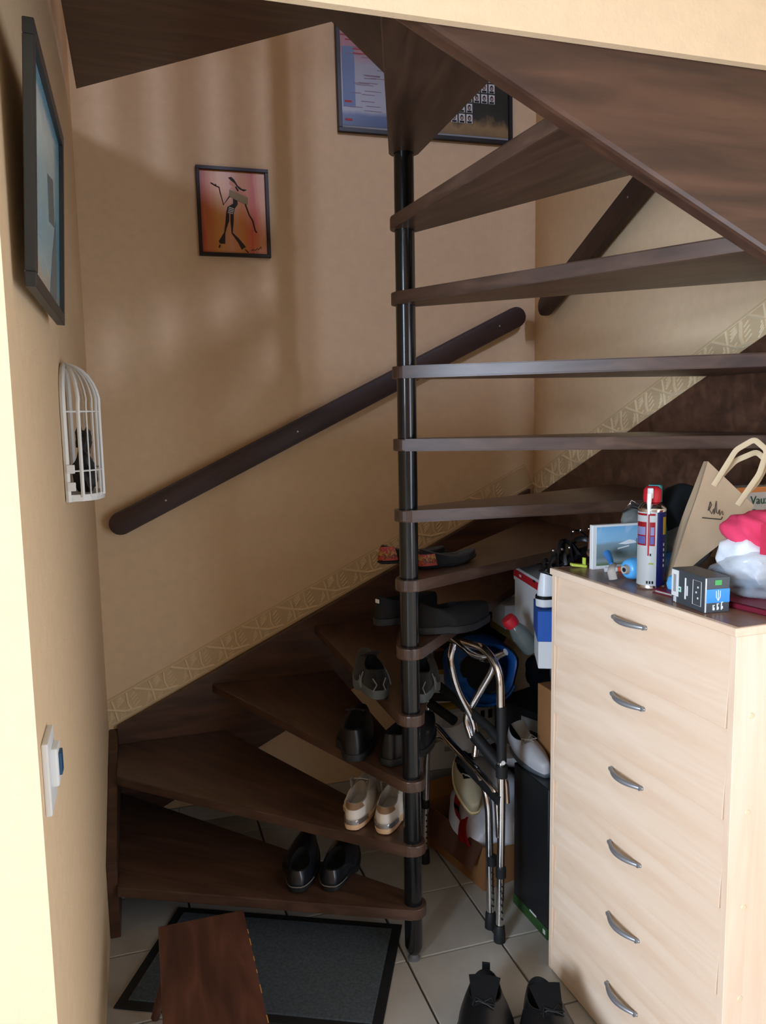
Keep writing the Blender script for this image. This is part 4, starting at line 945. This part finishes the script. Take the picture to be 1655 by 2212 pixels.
# grey crumpled film behind
gf = thing('foil_bag', 'crumpled grey clear foil bag behind the photo block', 'bag', (1.350, 1.915, ZT))
b = MB(); b.blob((0.01, 0, 0.08), (0.05, 0.024, 0.078), 0.18, 1.6, 41); b.build('bag', mat('grey_foil', (110, 112, 108), 0.3, bump=0.9, bscale=30), parent=gf, smooth=70)
b = MB()
for k in range(3): b.tube([(-0.045+0.01*k, 0, 0.15+0.008*k), (-0.02, -0.01, 0.165+0.01*k), (0.02, 0, 0.155+0.006*k), (0.03, 0.01, 0.13)], 0.0025, n=6)
b.build('glossy_fold', M_chrome, parent=gf, smooth=60)['kind'] = 'stuff'
hb = thing('black_hat', 'black and grey fabric cap lying behind the teal bottle', 'cap', (1.46, 1.84, ZT))
b = MB(); b.blob((0, 0, 0.165), (0.11, 0.07, 0.07), 0.12, 1.4, 51, sub=4); b.build('crown', mat('near_black_cloth', (26, 32, 38), 0.95), parent=hb, smooth=70)
b = MB(); b.blob((-0.02, -0.03, 0.07), (0.09, 0.06, 0.075), 0.1, 1.4, 52, sub=3); b.build('lining', mat('pale_grey_cloth', (120, 122, 124), 0.9), parent=hb, smooth=70)
# kraft paper bag leaning to the right
_R, _U = Vector((0.954, -0.299, -0.017)), Vector((0.052, 0.110, 0.9925))
PBM = frame((1.240, 1.618, ZT+0.016), _R*0.89-_U*0.45, _R*0.45+_U*0.89+Vector((-0.02, -0.06, 0)))
kb = thing('paper_bag', 'brown kraft paper bag with flat handles tilted against the clutter', 'bag'); kb.matrix_basis = PBM
M_kraft = mat('kraft_paper', (178, 152, 122), 0.8, bump=0.4, bscale=60, var=0.05, vscale=10)
bw_, bh_, bd_ = 0.150, 0.30, 0.050
xl_ = lambda v: -0.052*v**1.1
xr_ = lambda v: 0.012+0.086*min(1, v*1.25)
yy_ = lambda f, v: v*(0.305-0.045*f)
def bagf(u, v):           # closed outline around the bag, v from foot to mouth
    k = u*6; i = int(k) % 6; f = k-int(k); g = bd_*(0.55+0.45*math.sin(PI*v))
    c = [(0, 0), (1, 0), (1.03, -g/2), (1, -g), (0, -g), (0.06*math.sin(PI*v), -g/2)]
    a, b_ = c[i], c[(i+1) % 6]
    fx = a[0]+(b_[0]-a[0])*f; z = a[1]+(b_[1]-a[1])*f
    x = xl_(v)+(xr_(v)-xl_(v))*fx
    return (x, yy_(fx, v), z+0.003*math.sin(11*v+30*x)*math.sin(PI*v))
b = MB(); b.grid(bagf, 24, 14, closeu=True)
b.bm.faces.new([b.bm.verts.new(bagf(i/24, 0)) for i in range(24)])
bmesh.ops.remove_doubles(b.bm, verts=b.bm.verts[:], dist=0.0002)
b.build('body', M_kraft, parent=kb, smooth=25)
for nm, z in (('handle', 0.001), ('handle', -bd_*0.56)):
    H0 = 0.262; P0, P1 = (-0.012, 0.288), (0.062, 0.272)
    b = MB(); p = rounded([(P0[0], P0[1]-0.03, z), (P0[0]+0.004, P0[1]+0.07, z+0.008), (P0[0]+0.030, P0[1]+0.112, z+0.012), (P1[0]-0.004, P1[1]+0.118, z+0.012), (P1[0]+0.008, P1[1]+0.06, z+0.008), (P1[0], P1[1]-0.03, z)], 0.010, 4)
    if z < 0: p = [(q.x+0.028*max(0, q.y-0.25)/0.14, q.y-0.018, q.z) for q in p]
    b.tube(p, 0.0068, n=8, flat=(1, 0.15)); hh = b.build(nm, mat('handle_paper', (206, 184, 148), 0.7), parent=kb, smooth=30)
b = MB(); ca_, sa_ = math.cos(0.42), math.sin(0.42)
tr_ = lambda x, y: ((x-0.045)*ca_-(y-0.2)*sa_-0.004, (x-0.045)*sa_+(y-0.2)*ca_+0.190, 0.0045)
scr = [(0.045, 0.205), (0.052, 0.235), (0.058, 0.225), (0.050, 0.208), (0.062, 0.195), (0.068, 0.212), (0.072, 0.194), (0.078, 0.238), (0.082, 0.200), (0.090, 0.196), (0.094, 0.210), (0.098, 0.192), (0.106, 0.206), (0.112, 0.193)]
b.tube([tr_(0.03+x*0.55, 0.2+(y-0.2)*0.75) for x, y in scr], 0.0009, n=5); b.tube([tr_(0.042, 0.186), tr_(0.088, 0.184), tr_(0.090, 0.190)], 0.0012, n=5); b.build('script_logo', M_ink, parent=kb)['kind'] = 'stuff'
# pharmacy box
pm = thing('pharmacy_box', 'white box with orange band and green cross behind the paper bag', 'box', (1.560, 1.69, ZT))
b = MB(); b.box((0.0, 0.03, 0.115), (0.12, 0.06, 0.23), bev=0.0015, seg=1); b.build('carton', M_whitebox, parent=pm)
b = MB(); b.box((0.0, -0.0006, 0.223), (0.12, 0.0012, 0.014)); b.build('orange_band', mat('orange_band', (226, 142, 74), 0.5), parent=pm)
b = MB(); b.box((-0.001, -0.0008, 0.158), (0.026, 0.0012, 0.009)); b.box((-0.001, -0.0008, 0.158), (0.009, 0.0012, 0.026)); b.build('green_cross', M_green, parent=pm)
b = MB(); b.box((-0.03, -0.0008, 0.128), (0.045, 0.0012, 0.005)); b.box((0.035, -0.0008, 0.128), (0.045, 0.0012, 0.005)); b.box((0.0, -0.0008, 0.08), (0.12, 0.0010, 0.08)); b.build('lower_print', mat('dusk_print', (120, 98, 96), 0.6), parent=pm, kind=None) if False else b.build('lower_print', mat('dusk_print', (120, 98, 96), 0.6), parent=pm)
text(None, 'de Vaux', 0.031, frame((1.560-0.002, 1.6885, ZT+0.194), (1, 0, 0), (0, 0, 1)), 'lettering', M_green, parent=pm)
# red and white cloth
cl = thing('folded_cloth', 'pink and white cloth bundled on the clear plastic bag', 'cloth', (1.350, 1.44, ZT+0.040))
def clothf(c, d, seed, m, name, p=0.8):
    b = MB(); b.blob(c, d, 0.13, 1.8, seed, sub=4, p=p); return b.build(name, m, parent=cl, smooth=80)
clothf((0.008, 0.0, 0.070), (0.088, 0.06, 0.060), 61, mat('white_cloth', (226, 230, 234), 0.9, bump=0.3, bscale=90), 'white_part')
clothf((0.008, -0.006, 0.122), (0.090, 0.066, 0.048), 62, mat('pink_cloth', (222, 62, 100), 0.9, bump=0.3, bscale=90), 'pink_part')
b = MB(); b.grid(lambda u, v: (-0.062+0.16*u, -0.066-0.004*math.sin(8*u), 0.145-(0.05+0.018*math.sin(5*u+1))*v), 14, 8); bmesh.ops.solidify(b.bm, geom=b.bm.faces[:], thickness=0.004); b.build('pink_hem', mat('pink_cloth_hem', (226, 66, 104), 0.9), parent=cl, smooth=80)
# clear plastic bag under the cloth
cp = thing('clear_bag', 'crumpled clear plastic bag under the pink and white cloth', 'bag', (1.325, 1.43, ZT+0.019))
b = MB(); b.blob((0.01, 0, 0.048), (0.095, 0.075, 0.052), 0.14, 1.8, 71, sub=4, p=0.8); b.build('film', M_film, parent=cp, smooth=40)
b = MB(); b.blob((0.02, 0.02, 0.04), (0.065, 0.04, 0.034), 0.12, 1.8, 72, sub=3); b.build('contents', mat('blue_grey_cloth', (120, 142, 158), 0.8), parent=cp, smooth=70)
# dark red book beneath
def book(name, label, loc, ang, L_, W_2, T_):
    rb = thing(name, label, 'book', loc, (0, 0, DG(ang)))
    b = MB(); b.box((0, 0, 0.0012), (L_, W_2, 0.0024)); b.box((0, 0, T_-0.0012), (L_, W_2, 0.0024)); b.box((0, -W_2/2+0.0015, T_/2), (L_, 0.003, T_)); b.build('cover', mat('wine_cover', (112, 24, 42), 0.45), parent=rb)
    b = MB(); b.box((0, 0.001, T_/2), (L_-0.01, W_2-0.01, T_-0.005)); b.build('pages', M_lining, parent=rb)
book('red_book', 'dark red book lying under the clear plastic bag at the cabinet edge', (1.320, 1.40, ZT), -80, 0.22, 0.17, 0.014)
book('red_notebook', 'thin dark red notebook between the spray can and the black box', (1.235, 1.555, ZT), 8, 0.12, 0.075, 0.010)
# black product box with blue band
BXo = Vector((1.147, 1.373, ZT+0.0005)); BX = (1, 0.03, 0); 
bx = thing('product_box', 'black box with a blue band and white icons at the cabinet edge', 'box'); BA = math.radians(8)
bx.matrix_basis = Matrix.Translation(BXo) @ Matrix.Rotation(math.radians(-5), 4, 'Z')
Wb, Lb, Hb = 0.060, 0.125, 0.078
b = MB(); b.box((Wb/2, Lb/2, Hb/2), (Wb, Lb, Hb), bev=0.0012, seg=1); b.build('carton', mat('graphite_card', (66, 70, 74), 0.4), parent=bx)
fp = lambda n, m, x, z, w, h: flatpart(bx, n, m, (x, -0.0008, z), (w, 0.0012, h))
fp('blue_band', mat('band_blue', (58, 148, 222), 0.4), Wb/2, 0.037, Wb-0.002, 0.030)
fp('white_edge', M_white, 0.0015, Hb/2, 0.0025, Hb-0.004)
fp('green_badge', mat('badge_green', (70, 168, 80), 0.4), 0.031, 0.066, 0.016, 0.011)
b = MB(); b.tube([(0.026, -0.0018, 0.048), (0.0265, -0.0018, 0.034), (0.031, -0.0018, 0.026), (0.0355, -0.0018, 0.034), (0.036, -0.0018, 0.048)], 0.0009, n=5); b.tube([(0.031, -0.0018, 0.050), (0.031, -0.0018, 0.028)], 0.0009, n=5); b.build('fork_emblem', M_whiteink, parent=bx)['kind'] = 'stuff'
b = MB()
for k in range(3): b.box((0.020+0.010*k, -0.001, 0.011+0.0015*k), (0.002, 0.0012, 0.010+0.003*k)); b.box((0.0225+0.010*k, -0.001, 0.009+0.001*k), (0.002, 0.0012, 0.006)); b.box((0.0212+0.010*k, -0.001, 0.0165+0.003*k), (0.005, 0.0012, 0.0018))
b.build('icon_row', M_whiteink, parent=bx)['kind'] = 'stuff'
sp_ = lambda n, m, y, z, w, h: flatpart(bx, n, m, (-0.0008, y, z), (0.0012, w, h))
sp_('white_sticker', M_white, 0.110, 0.045, 0.026, 0.060)
sp_('logo_dot', mat('mint', (190, 230, 214), 0.5), 0.092, 0.034, 0.010, 0.012); sp_('logo_hole', M_darkgrey, 0.092, 0.034, 0.004, 0.0045)
b = MB(); b.box((-0.0018, 0.110, 0.045), (0.0008, 0.010, 0.04)); b.build('sticker_print', M_greybox, parent=bx)
b = MB(); b.box((-0.001, 0.070, 0.04), (0.0012, 0.004, 0.048)); b.box((-0.001, 0.063, 0.036), (0.0012, 0.003, 0.022)); b.build('side_lettering', M_whiteink, parent=bx)['kind'] = 'stuff'
b = MB(); b.tube([(-0.0012, 0.042, 0.012), (-0.0012, 0.042, 0.066), (-0.0012, 0.012, 0.066), (-0.0012, 0.012, 0.012)], 0.0006, n=4, closed=True)
for k in range(3): b.box((-0.001, 0.024+0.006*(k % 2), 0.028+0.012*k), (0.0012, 0.003, 0.004))
b.build('panel_outline', M_whiteink, parent=bx)['kind'] = 'stuff'
b = MB(); b.box((-0.001, 0.112, 0.008), (0.0012, 0.003, 0.012)); b.box((-0.001, 0.106, 0.008), (0.0012, 0.002, 0.014)); b.build('small_print', M_whiteink, parent=bx)['kind'] = 'stuff'
bc = thing('plastic_cap', 'light blue plastic cap half hidden beneath the paper bag', 'ball', (1.222, 1.56, ZT+0.0105))  # a domed blue plastic cap
b = MB(); b.lathe([(0, 0), (0.022, 0.0), (0.025, 0.012), (0.021, 0.027), (0.010, 0.035), (0, 0.036)], n=22); o = b.build('shell', mat('cap_blue', (86, 166, 220), 0.35), parent=bc, smooth=60)

for o in COL.objects:
    if o.name.split('.')[0] in ('print_lines', 'print_red', 'side_stripe', 'door_catch', 'laces', 'collar_flap', 'drawn_stripes', 'drawn_figure', 'drawn_skin', 'drawn_rocks', 'chipped_edge', 'lower_print', 'trigger', 'label_tag'):
        if len(o.data.polygons) and o.name.split('.')[0] not in ('trigger', 'label_tag'): o['kind'] = 'stuff'
